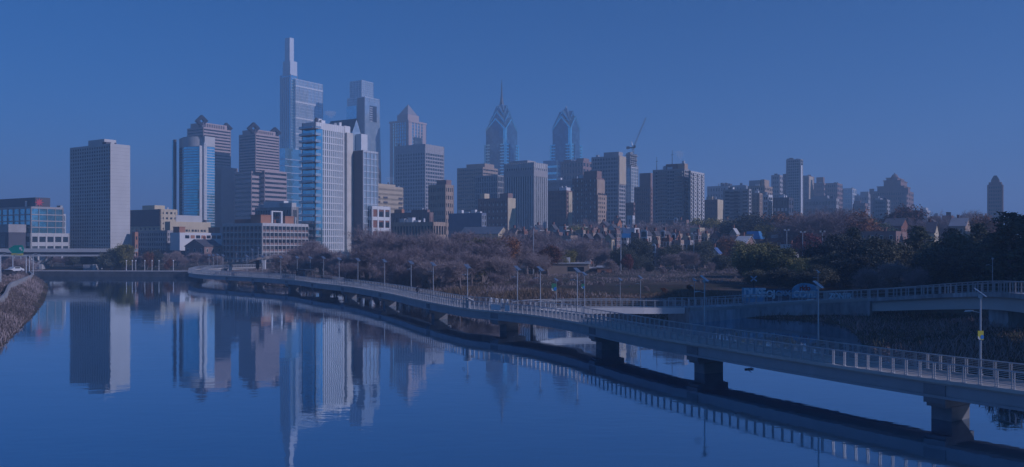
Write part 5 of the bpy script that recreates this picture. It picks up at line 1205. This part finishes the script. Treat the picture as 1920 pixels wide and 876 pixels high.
ROWS = [('pale fronted house in the terrace behind the olive tree', 'pale houses behind the olive tree', 1376, 1560, 8, 444, 338, [WHITE, CREAM, TAN]),
 ('flat roofed pale house under the big brick hotel', 'pale houses under the brick hotel', 1030, 1180, 8, 427, 405, [WHITE, CONC, TAN]),
 ('narrow rowhouse in the crowded terrace behind the blue billboard', 'rowhouses behind the billboard', 968, 1165, 9, 436, 372, [BROWN, BRICK, TAN]),
 ('narrow rowhouse in the crowded terrace between the arched dormers and the slanting white roof', 'rowhouses before the slanting white roof', 1262, 1385, 7, 440, 350, [TAN, BROWN, CREAM]),
 ('rowhouse with a bright roof edge in the terrace below the balcony block', 'rowhouses below the balcony block', 1290, 1470, 8, 425, 440, [BRICK, TAN, WHITE]),
 ('small house among bare trees behind the two street lights', 'houses behind the street lights', 1485, 1600, 6, 434, 350, [TAN, WHITE, BROWN]),
 ('small house on the horizon behind the dark long roof', 'houses on the horizon', 1560, 1760, 8, 422, 410, [BROWN, TAN, BRICK]),
 ('rowhouse low on the slope over the dark evergreens', 'rowhouses on the slope', 1185, 1300, 6, 452, 315, [BRICK, TAN, GREY])]
for (lb, gp, p0, p1, n_, yt, Y, ws) in ROWS:
    st = (p1-p0)/n_
    for k in range(n_):
        a = p0+st*k+rnd.uniform(-3, 3); q = rnd.choice('xffff'); wd_ = st*rnd.uniform(.55, .7)
        B = Bld('house', lb, 'house', a, a+wd_, a+wd_+st*.32, yt+rnd.uniform(-4, 5), Y+rnd.uniform(-8, 8), group=gp); bx = (0, B.W, 0, B.L, 0, B.H); wl = rnd.choice(ws)
        if q == 'x': gable_house(B, bx, wl, rnd.choice([SLATE, TAR, ROOFW]), 'x', 1.9, wl=2, wr=2)
        else:
            plain(B, bx, wl, roof=rnd.choice([TAR, ROOFW, TAR])); windows(B, bx, 2, 2)
            B.part('chimney', MB().box(B.W*.4, B.L*.3, B.H, B.W*.4+1.0, B.L*.3+.8, B.H+1.6), BRICK)
# unseen blocks added to throw shade over the pines and the middle of the boardwalk
def shade_block(label, p0, length, depth, h, seed, wall):
    B = Bld.__new__(Bld); B.L, B.W, B.H, B.zb, B.Y, B.phi, B.px = length, depth, h, 1.0, 60.0, 0, 0.1
    B.root = empty('unseen_shade_block', (p0[0], p0[1], B.zb), math.atan2(-.358, .934), label, 'building', 'added shade blocks out of view')
    facade(B, (0, depth, 0, length, 0, h), int(h/3.4), int(length/3.2), 4, wall, GD, span=.5, pier=.45, bands=False); rooftop(B, seed, 5)
shade_block('unseen brick block added to shade the middle of the boardwalk', (56.5, 51), 29, 12, 31, 3, BRICK)
shade_block('unseen grey block added to shade the bank by the viaduct', (114, 70), 17, 14, 40, 4, GREY)
shade_block('unseen tall brown block added to shade the retaining wall and the blackest pine', (120.6, 86.8), 49, 16, 54, 5, BROWN)
shade_block('unseen long grey block added to shade the lower halves of the pines', (139, 134), 40, 16, 38, 6, GREY)
# ---------------------------------------------------------------- trees
def leaf_mat(name, a, b, rough=.85):
    m = bpy.data.materials.new(name); m.use_nodes = True; n = m.node_tree; n.nodes.clear()
    out = n.nodes.new('ShaderNodeOutputMaterial'); p = n.nodes.new('ShaderNodeBsdfPrincipled'); p.inputs['Roughness'].default_value = rough; p.inputs['Specular IOR Level'].default_value = .15
    tc = n.nodes.new('ShaderNodeTexCoord'); no = n.nodes.new('ShaderNodeTexNoise'); no.inputs['Scale'].default_value = .9; no.inputs['Detail'].default_value = 4
    oi = n.nodes.new('ShaderNodeObjectInfo'); ad = n.nodes.new('ShaderNodeMath'); ad.operation = 'MULTIPLY_ADD'; ad.inputs[1].default_value = .5; ad.inputs[2].default_value = -.25
    a2 = n.nodes.new('ShaderNodeMath'); a2.operation = 'ADD'; mr = n.nodes.new('ShaderNodeMapRange'); mr.inputs[1].default_value = .3; mr.inputs[2].default_value = .7
    mx = n.nodes.new('ShaderNodeMix'); mx.data_type = 'RGBA'; mx.inputs[6].default_value = (*a, 1); mx.inputs[7].default_value = (*b, 1)
    n.links.new(tc.outputs['Object'], no.inputs['Vector']); n.links.new(oi.outputs['Random'], ad.inputs[0]); n.links.new(no.outputs['Fac'], a2.inputs[0]); n.links.new(ad.outputs[0], a2.inputs[1])
    n.links.new(a2.outputs[0], mr.inputs[0]); n.links.new(mr.outputs[0], mx.inputs[0]); n.links.new(mx.outputs[2], p.inputs['Base Color']); n.links.new(p.outputs[0], out.inputs[0]); return m
BARK = mat('grey_bark', (.20, .165, .16), .9, var=.25, scale=1.5)
TWIG = leaf_mat('bare_twigs', (.27, .21, .22), (.42, .33, .31))
PINE = leaf_mat('pine_needles', (.055, .07, .065), (.17, .18, .11)); OLIVE = leaf_mat('olive_leaves', (.13, .14, .06), (.34, .31, .12))
DKGREEN = leaf_mat('dark_green_leaves', (.065, .075, .07), (.19, .185, .115))
RUST = leaf_mat('russet_leaves', (.14, .06, .04), (.30, .14, .06)); RED = leaf_mat('red_leaves', (.16, .045, .05), (.24, .09, .07)); GOLD = leaf_mat('yellow_green_leaves', (.15, .14, .04), (.28, .23, .06)); REED = leaf_mat('dry_reeds', (.17, .12, .08), (.30, .22, .14)); BRUSH = leaf_mat('dead_brush', (.27, .21, .22), (.40, .32, .30))
def skeleton(seed, H, spread, levels=4, lean=.1, first=.28, dens=1.0):
    """recursive limbs: returns the limb mesh and the list of twig starts (p, d, level)"""
    r = random.Random(seed); mb = MB(); tips = []
    def grow(p, d, L, rad, lv):
        n = 4 if lv == 0 else 3; q = p; dd = d
        for k in range(n):
            dd = (dd+Vector((r.gauss(0, .13), r.gauss(0, .13), r.gauss(0, .08)+(.05 if lv else .02)))).normalized()
            e = q+dd*(L/n); r0 = rad*(1-.55*k/n); r1 = rad*(1-.55*(k+1)/n); mb.tube(q, e, r0, r1, 6 if lv < 2 else 4 if lv < 3 else 3)
            if lv < levels and (lv > 0 or k >= 1):
                for _ in range(1 if lv == 0 and k == 1 else 2 if lv < 3 else int(2*dens)):
                    ax = dd.orthogonal().normalized(); ax.rotate(Matrix.Rotation(r.uniform(0, 2*math.pi), 3, dd))
                    cd = dd.copy(); cd.rotate(Matrix.Rotation(r.uniform(.45, 1.0)*spread, 3, ax)); cd = (cd+Vector((0, 0, .10))).normalized()
                    grow(e, cd, L*r.uniform(.55, .80), r1*r.uniform(.5, .7), lv+1)
            if lv >= levels-1: tips.append((q.lerp(e, r.random()), dd.copy(), lv)); tips.append((e.copy(), dd.copy(), lv))
            q = e
        if lv < levels: grow(q, dd, L*.62, rad*.42, lv+1)
    grow(Vector((0, 0, -.3)), Vector((r.gauss(0, lean), r.gauss(0, lean), 1)).normalized(), H*first*1.35, H*.029, 0)
    return mb, tips
def fit(mb, tips, H):
    top = max(max((v[2] for v in mb.v)), max(t[0].z for t in tips)); k = H/top
    mb.v = [(x*k, y*k, z*k) for x, y, z in mb.v]; return mb, [(p*k, d, l) for p, d, l in tips]
def twigs(seed, tips, m, n_per, length, width, name='crown'):
    rs = np.random.RandomState(seed); P = np.repeat(np.array([list(t[0]) for t in tips]), n_per, 0); D = np.repeat(np.array([list(t[1]) for t in tips]), n_per, 0)
    n = len(P); d = D+rs.normal(0, .55, (n, 3)); d[:, 2] += .12; d /= np.linalg.norm(d, axis=1)[:, None]; L = length*rs.uniform(.5, 1.3, n)[:, None]
    s = np.cross(d, rs.normal(0, 1, (n, 3))); s /= np.linalg.norm(s, axis=1)[:, None]; P = P+rs.normal(0, .12, (n, 3)); mid = P+d*L*.5+rs.normal(0, .10, (n, 3))
    V = np.concatenate([P-s*width, P+s*width, mid+s*width*.6, mid-s*width*.6, P+d*L+rs.normal(0, .15, (n, 3))], 0); i = np.arange(n)
    f4 = np.stack([i, i+n, i+2*n, i+3*n], 1); f3 = np.stack([i+3*n, i+2*n, i+4*n, i+4*n], 1)
    return np_mesh2(name, V, [f4, f3[:, :3]], m)
def np_mesh2(name, V, fl, m):
    me = bpy.data.meshes.new(name); me.vertices.add(len(V)); me.vertices.foreach_set('co', np.asarray(V, np.float32).ravel())
    loops = np.concatenate([f.ravel() for f in fl]).astype(np.int32); tot = np.concatenate([np.full(len(f), f.shape[1]) for f in fl]).astype(np.int32)
    me.loops.add(len(loops)); me.loops.foreach_set('vertex_index', loops); me.polygons.add(len(tot)); me.polygons.foreach_set('loop_start', (np.cumsum(tot)-tot).astype(np.int32)); me.polygons.foreach_set('loop_total', tot)
    me.materials.append(m); me.update(calc_edges=True); return me
def leaves(seed, centres, n_per, rad, size, m, flat=1.0, name='crown'):
    rs = np.random.RandomState(seed); Cc = np.repeat(np.asarray(centres, float), n_per, 0); n = len(Cc)
    P = Cc+rs.normal(0, 1, (n, 3))*rad*np.array([1, 1, flat]); a = rs.normal(0, 1, (n, 3)); a /= np.linalg.norm(a, axis=1)[:, None]
    b = np.cross(a, rs.normal(0, 1, (n, 3))); b /= np.linalg.norm(b, axis=1)[:, None]; s = size*rs.uniform(.6, 1.4, n)[:, None]
    V = np.concatenate([P-a*s, P-b*s*.55, P+a*s, P+b*s*.55], 0); i = np.arange(n)
    return np_mesh2(name, V, [np.stack([i, i+n, i+2*n, i+3*n], 1)], m)
PROTO = {}
def bare(key, seed, H, spread, dens=1.0, nper=10, m=TWIG, first=.28):
    mb, tips = fit(*skeleton(seed, H, spread, 4, .06, first, dens), H)
    if len(tips) > 1500: tips = random.Random(seed).sample(tips, 1500)
    PROTO[key] = (mb.mesh('trunk', BARK), twigs(seed, tips, m, nper, H*.09, H*.0016), H)
for k in range(5): bare('bare%d' % k, 11+k*7, 13, .95+.12*(k % 3), nper=8)
bare('bare_wide', 61, 14, 1.25, nper=9, first=.2)
def leafy(key, seed, H, m, nper=9, keep=.6, size=.22, rad=.5, spread=1.0):
    mb, tips = fit(*skeleton(seed, H, spread, 3, .05, .13 if key in ('olive', 'green') else .22), H); r = random.Random(seed); t = [tuple(p) for p, d, l in tips if r.random() < keep]
    PROTO[key] = (mb.mesh('trunk', BARK), leaves(seed, t, nper, rad, size, m), H)
for nm, m, sd in (('rust', RUST, 5), ('red', RED, 9), ('gold', GOLD, 14), ('olive', OLIVE, 21), ('green', DKGREEN, 33)): leafy(nm, sd, 10, m, nper=30 if nm in ('olive', 'green') else 20, keep=.9, size=.20, rad=.62 if nm in ('olive', 'green') else .5)
def pine(key, seed, H, m=PINE, width=.30):
    r = random.Random(seed); mb = MB().tube((0, 0, -.5), (0, 0, H*.55), H*.022, H*.013, 7).tube((0, 0, H*.55), (0, 0, H*.98), H*.013, .03, 5); cs = []
    z = H*.10
    while z < H*.985:
        t = z/H; L = H*width*(1-t)**.72*(.75 if t < .2 else 1)+.35
        for k in range(r.randint(4, 6)):
            a = r.uniform(0, 2*math.pi); l = L*r.uniform(.55, 1.15); up = r.uniform(.02, .30)
            e = Vector((math.cos(a)*l, math.sin(a)*l, z+l*up)); mb.tube((0, 0, z), e, .05+.05*(1-t), .02, 3)
            n = max(2, int(l/.45))
            for q in range(n):
                f = (q+.9)/n
                if f > .22: cs.append(tuple(Vector((0, 0, z)).lerp(e, f)+Vector((r.gauss(0, .16*l*f*.5), r.gauss(0, .16*l*f*.5), r.uniform(-.05, .22)))))
        z += H*r.uniform(.030, .055)
    PROTO[key] = (mb.mesh('trunk', BARK), leaves(seed, cs, 30, .34, .19, m, .5), H)
for k in range(3): pine('pine%d' % k, 3+k*5, 15, width=.27+.04*k)
KIND = {'bare': 'bare_tree', 'bare_wide': 'bare_tree', 'rust': 'autumn_tree', 'red': 'autumn_tree', 'gold': 'autumn_tree', 'olive': 'broadleaf_tree', 'green': 'broadleaf_tree', 'pine': 'pine_tree'}
def tree(px, yt, Y, key, label, group=None, wx=1.0, sink=.2):
    X = PX(px, Y); g = gz(X, Y)-sink; h = PZ(yt, Y)-g; tr, cr_, H = PROTO[key]; k = h/H
    o = empty(KIND[key.rstrip('0123456789')], (X, Y, g), rnd.uniform(0, 6.28), label, 'tree', group); o.scale = (k*wx, k*wx, k)
    link_mesh('trunk', tr, o); link_mesh('crown', cr_, o); return o
# the dark pines and other marked trees
for a in [
 (1893, 398, 132, 'pine2', 'blackest tallest pine, cut by the picture edge, behind the viaduct lamp', 1.25), (1921, 404, 138, 'pine1', 'black pine half outside the picture beyond the blackest pine', 1.25),
 (1838, 420, 168, 'pine0', 'dark pine with sunlit flat sprays left of the blackest pine', 1.25), (1785, 428, 176, 'pine1', 'dark pine with sunlit tips below the lone tower', 1.3),
 (1722, 424, 186, 'pine2', 'broad dark pine before the long dark roofed school', 1.4), (1655, 452, 172, 'green', 'round dark evergreen under the dark long roof', 1.35),
 (1602, 428, 190, 'pine0', 'upright dark pine beside the spreading bare tree', 1.35), (1560, 447, 186, 'green', 'dark evergreen with grey green sunlit side next to the upright pine', 1.2),
 (1475, 470, 184, 'olive', 'olive green tree glowing over the graffiti walls', 1.45), (1432, 462, 196, 'olive', 'olive green tree with bare red twigs at its top', 1.2), (1512, 488, 178, 'olive', 'smaller olive tree between the glowing one and the dark evergreens', 1.2),
 (1812, 446, 152, 'green', 'dark leafy evergreen filling the gap under the sunlit sprays', 1.3), (1758, 470, 150, 'green', 'dark bushy evergreen low behind the viaduct', 1.4), (1690, 486, 150, 'bare2', 'grey bare tree in front of the dark evergreens over the ramp', 1.25), (1640, 500, 146, 'bare4', 'thin bare sapling in front of the dark evergreens', 1.2),
 (1580, 478, 176, 'green', 'dark bushy evergreen under the upright pine', 1.5), (1620, 484, 168, 'green', 'dark bushy evergreen under the round dark one', 1.5), (1540, 500, 168, 'green', 'dark bush behind the arched graffiti wall', 1.6), (1460, 505, 172, 'green', 'dark bush under the glowing olive tree', 1.6), (1415, 508, 178, 'green', 'dark bush at the left foot of the olive trees', 1.5), (1505, 512, 166, 'green', 'dark bush behind the thin looped graffiti', 1.5),
 (1872, 455, 140, 'green', 'dark evergreen below the blackest pine', 1.3), (1720, 500, 140, 'bare0', 'bare grey sapling above the viaduct girder', 1.1),
 (1528, 392, 322, 'bare2', 'tall brown bare tree before the wide grey store, left of the great spreading one', 1.5), (1578, 394, 335, 'bare4', 'tall brown bare tree right of the great spreading one', 1.5), (1500, 404, 345, 'rust', 'brown leaved tree between the porthole block and the great spreading tree', 1.4), (1595, 410, 318, 'rust', 'orange leaved tree low beside the great spreading tree', 1.3),
 (1548, 390, 330, 'bare_wide', 'great spreading bare tree under the wide grey store', 1.45), (1608, 400, 345, 'rust', 'thin brown leaved tree beside the great spreading tree', 1.3), (1468, 404, 365, 'rust', 'orange brown tree before the porthole block', 1.35), (1395, 408, 360, 'green', 'round dark green tree before the balcony block', 1.3), (1422, 420, 352, 'gold', 'yellow green tree beside the round dark green one', 1.0), (1441, 425, 340, 'gold', 'second yellow green tree, nearer the pale gabled roof', .9),
 (1522, 440, 285, 'red', 'dark red leaved tree beside the two street lights', 1.2), (1353, 448, 300, 'rust', 'orange tree before the blue roofed house', 1.1), (1340, 425, 380, 'bare1', 'purple grey bare tree below the striped slab', 1.3), (1372, 440, 330, 'bare3', 'purple grey bare tree beside the slanting white roof', 1.1),
 (1685, 390, 420, 'rust', 'hazy brown tree at the foot of the domed hotel', 1.2), (1640, 412, 400, 'rust', 'golden brown tree behind the dark long roof', 1.2), (1768, 396, 430, 'bare2', 'bare tree rising over the dark red block', 1.0), (1808, 395, 410, 'bare0', 'bare tree with open twigs on the horizon', 1.3), (1832, 398, 420, 'bare3', 'bare tree close to the lone tower', 1.1), (1855, 408, 330, 'rust', 'brown tree at the foot of the lone tower', 1.0),
 (1246, 540, 163, 'rust', 'russet shrub by the inlet, larger of two', 1.4), (1292, 534, 168, 'rust', 'russet shrub at the foot of the ramp', 1.2), (1075, 545, 170, 'green', 'green bush behind the path lamp with the small banner', 1.6), (905, 450, 206, 'gold', 'golden brown leaved tree above the information stand', 1.3), (1060, 470, 262, 'gold', 'golden tree behind the park building', 1.1), (1395, 452, 300, 'gold', 'golden tree in front of the slanting white roof', 1.2), (1448, 458, 215, 'gold', 'yellow crowned tree topping the olive ones', 1.1),
 (1140, 543, 172, 'green', 'green bush at the inlet beside the plain path lamp', 1.6), (1180, 536, 178, 'olive', 'yellowish bush beyond the inlet path', 1.2),
 (1190, 450, 275, 'green', 'dark evergreen beside the billboard pole', .9), (1180, 478, 255, 'red', 'pinkish small tree by the lit house wall', .8), (1268, 462, 275, 'green', 'dark evergreen below the arched dormers', 1.2), (1318, 455, 285, 'green', 'dark evergreen behind the tall floodlight pole', 1.3), (1355, 480, 262, 'green', 'low dark evergreen at the field edge', 1.5), (1395, 470, 245, 'pine0', 'small dark pine left of the olive trees', 1.3), (1408, 492, 215, 'green', 'black green tree between the field and the olive trees', 1.4),
 (1240, 500, 235, 'bare4', 'bare thorn tree in the field beside the brick house', 1.2), (1220, 492, 250, 'green', 'black bush at the brick house wall', .7),
 (938, 447, 232, 'rust', 'brown leaved tree among the grey bare ones beside the tall thin pole', 1.35), (1030, 462, 240, 'rust', 'thin russet tree behind the park building', 1.2), (855, 497, 195, 'rust', 'small orange shrub on the bank between the lamps', .9),
 (236, 460, 323, 'gold', 'tan conical tree at the bridge end by the pale tower', .9), (208, 470, 322, 'green', 'dark bush at the bridge end', 1.1), (276, 474, 326, 'rust', 'brown tree behind the quay before the slim brick stair tower', .9), (318, 486, 322, 'rust', 'little reddish tree on the quay', .8), (255, 478, 328, 'bare1', 'bare tree behind the quay lamps', 1.0),
]: tree(*a[:5], None, a[5])
# thickets: trees nobody could tell apart
def thicket(spots, label, group, keys, jitter=4):
    for (px, yt, Y) in spots: tree(px+rnd.uniform(-jitter, jitter), yt-6+rnd.uniform(-5, 4), Y+rnd.uniform(-5, 5), rnd.choice(keys), label, group, rnd.uniform(1.1, 1.5))
BK = ['bare0', 'bare1', 'bare2', 'bare3', 'bare4']
thicket([(690, 468, 215), (722, 433, 235), (760, 446, 222), (800, 452, 215), (835, 444, 222), (872, 438, 218), (905, 446, 212), (845, 470, 190), (885, 474, 185), (790, 486, 190), (745, 482, 196), (925, 478, 190), (705, 450, 228), (775, 462, 205), (820, 440, 226), (855, 456, 205), (890, 450, 214), (735, 466, 210), (865, 490, 178), (812, 492, 182), (910, 466, 200), (760, 498, 182)],
        'large grey brown bare tree crowding the bank between the balcony tower and the lookout', 'large bare trees on the bank', BK+['bare_wide', 'bare_wide'])
thicket([(560, 468, 262), (590, 452, 270), (610, 476, 240), (645, 484, 232), (672, 488, 222), (540, 480, 262), (628, 470, 262), (575, 490, 248), (700, 502, 198), (655, 500, 215), (600, 462, 255), (565, 482, 255), (685, 482, 226), (548, 492, 258), (635, 494, 226)],
        'reddish bare tree hiding the foot of the balcony tower', 'bare trees at the foot of the balcony tower', BK)
thicket([(965, 442, 300), (990, 436, 290), (1015, 444, 285), (1045, 452, 275), (1075, 455, 295), (1095, 462, 270), (975, 470, 235), (1008, 478, 225), (1120, 470, 280), (950, 495, 205), (1062, 478, 285), (945, 460, 240), (985, 452, 262), (1025, 470, 250), (960, 482, 215), (1000, 490, 215), (1085, 448, 310), (1110, 455, 300)],
        'purple bare tree behind the low brick park building', 'bare trees round the park building', BK)
thicket([(1140, 468, 285), (1160, 476, 270), (1205, 485, 265), (1260, 486, 262), (1285, 478, 268), (1275, 500, 250), (1330, 495, 255), (1310, 482, 270), (1150, 495, 250)],
        'tree in the shade below the terrace houses', 'trees below the terraces', BK+['green'])
thicket([(1000, 528, 182), (1045, 532, 184), (1100, 532, 186), (1130, 536, 180), (970, 524, 186), (1165, 538, 178), (1215, 546, 168), (930, 520, 182), (1230, 532, 190)],
        'low bare sapling on the reedy slope above the path', 'saplings on the reedy slope', BK)
thicket([(1105, 425, 420), (1130, 418, 430), (1235, 420, 440), (1262, 422, 430), (1350, 416, 440), (1380, 424, 420), (1490, 418, 400), (1515, 424, 390), (980, 428, 410), (1050, 432, 400), (1300, 424, 420), (1575, 410, 400), (1650, 418, 390), (1720, 416, 400), (1090, 432, 390), (1180, 430, 420)],
        'hazy winter tree between the houses and the towers', 'street trees among the houses', BK+['rust', 'gold', 'olive'])
thicket([(100, 486, 350), (120, 488, 354), (165, 486, 345), (190, 480, 348), (135, 484, 352), (215, 474, 345)], 'dark bush behind the road bridge', 'bushes behind the road bridge', ['green', 'green', 'bare1'])
thicket([(18, 492, 285), (34, 488, 292), (50, 494, 290), (8, 494, 275)], 'brown bare bush behind the expressway poles', 'bushes by the expressway', BK)
thicket([(290, 482, 340), (310, 480, 345), (330, 478, 350), (368, 480, 350), (395, 480, 345), (348, 486, 336), (262, 482, 345), (405, 486, 338)], 'dark bush behind the quay path', 'bushes behind the quay', ['green', 'bare2', 'bare3'])

# ---------------------------------------------------------------- undergrowth, reeds and brush (nobody could count it)
def brush(name, label, region, n, h, m, seed, cond=None, wdt=.035):
    wdt *= .7
    rs = np.random.RandomState(seed); x0, x1, y0, y1 = region; X = rs.uniform(x0, x1, n*5); Y = rs.uniform(y0, y1, n*5); sd = river_sd(X, Y)
    k = cond(X, Y, sd); X, Y = X[k][:n], Y[k][:n]; n = len(X); Z = gh(X, Y)-.05
    hh = h*rs.uniform(.4, 1.25, n)*(0.6+.8*np.clip(np.sin(X*.21+seed)*np.sin(Y*.17), -.4, 1)); d = np.stack([rs.normal(0, .45, n), rs.normal(0, .45, n), np.ones(n)], 1); d /= np.linalg.norm(d, axis=1)[:, None]
    a = rs.uniform(0, math.pi, n); s = np.stack([np.cos(a), np.sin(a), 0*a], 1)*wdt*rs.uniform(.6, 1.6, n)[:, None]; P = np.stack([X, Y, Z], 1); E = P+d*hh[:, None]; Mi = P+d*hh[:, None]*.55+rs.normal(0, .12, (n, 3))
    V = np.concatenate([P-s, P+s, Mi+s, Mi-s, E], 0); i = np.arange(n)
    tag(link_mesh(name, np_mesh2(name, V, [np.stack([i, i+n, i+2*n, i+3*n], 1), np.stack([i+3*n, i+2*n, i+4*n], 1)], m)), label, kind='stuff')
brush('reeds', 'dead purple brown brush covering the bank below the expressway barrier', (-200, -40, 60, 295), 80000, .6, leaf_mat('bank_brush', (.17, .135, .13), (.28, .23, .20)), 3, lambda x, y, d: (d > .2) & (d < 7) & (x < -35) & (y > 60), .05)
brush('undergrowth', 'brown undergrowth along the bank behind the boardwalk', (-130, 60, 75, 320), 60000, 1.0, BRUSH, 5, lambda x, y, d: (d > .3) & (d < 22) & (x > -130) & ~((x > 0) & (x < 110) & (y > 118) & (y < 163) & (d > 3) & (np.abs(d-6) < 0)), .045)
brush('dry_grass', 'pale dry reeds on the slope above the path', (-14, 40, 132, 190), 16000, 1.1, REED, 7, lambda x, y, d: (d > 6) & (d < 26), .04)
brush('weeds', 'dark weeds on the shaded bank under the viaduct', (33, 100, 40, 140), 22000, .8, DKGREEN, 9, lambda x, y, d: (d > .2), .05)
brush('shrubbery', 'brown shrub cover under the park trees', (-110, 110, 190, 330), 40000, .7, BRUSH, 11, lambda x, y, d: (d > 16), .05)
# drifting branch in the inlet
dw = MB().tube((0, 0, .05), (1.4, .4, .12), .16, .1, 6).tube((.5, .1, .1), (.9, -.5, .4), .07, .03, 5)
o = dw.build('driftwood', BARK); o.location = (PX(1397, 80), 80, 0); o.scale = (.6, .6, .6); tag(o, 'dark driftwood log floating in the inlet behind the boardwalk', 'driftwood')

# ---------------------------------------------------------------- steam
def steam(px, yb, yt, Y, label, lean=.35, r0=1.0):
    m = _M.get('steam')
    if not m:
        m = bpy.data.materials.new('steam'); m.use_nodes = True; n = m.node_tree; n.nodes.clear(); o_ = n.nodes.new('ShaderNodeOutputMaterial'); v = n.nodes.new('ShaderNodeVolumePrincipled')
        v.inputs['Density'].default_value = .05; v.inputs['Color'].default_value = (.95, .95, .97, 1); n.links.new(v.outputs[0], o_.inputs['Volume']); _M['steam'] = m
    X = PX(px, Y); z0, z1 = PZ(yb, Y), PZ(yt, Y); mb = MB(); prev = None; r = random.Random(px); k_ = 9
    for k in range(k_):
        t = k/(k_-1); R_ = (r0+t*3.0*r0)*(r.uniform(.7, 1.25) if 0 < k < k_-1 else .4); c = (-lean*(z1-z0)*t+r.uniform(-.4, .4)*r0, 0); z = (z1-z0)*t
        ring = [(c[0]+R_*math.cos(a)*r.uniform(.85, 1.15), c[1]+R_*math.sin(a)*r.uniform(.85, 1.15)) for a in [2*math.pi*i/10 for i in range(10)]]
        if prev:
            n0 = len(mb.v); mb.v += [(x, y, z) for x, y in ring]; mb.f += [(n0-10+i, n0-10+(i+1) % 10, n0+(i+1) % 10, n0+i) for i in range(10)]; mb.m += [0]*10
        else:
            mb.v += [(x, y, z) for x, y in ring]; mb.f.append(tuple(range(9, -1, -1))); mb.m.append(0)
        prev = ring
    n0 = len(mb.v); mb.f.append(tuple(range(n0-10, n0))); mb.m.append(0)
    o = mb.build('steam_plume', m, smooth=True); o.location = (X, Y, z0); tag(o, label, 'steam')
steam(1276, 300, 283, 535, 'small white steam plume over the apartment slab chimney', .15, .9)
steam(622, 222, 208, 900, 'faint steam wisp beside the tallest glass skyscraper', .3, 2.0)
steam(733, 344, 332, 640, 'steam wisp rising from the beige flats roof', .3, 1.0)
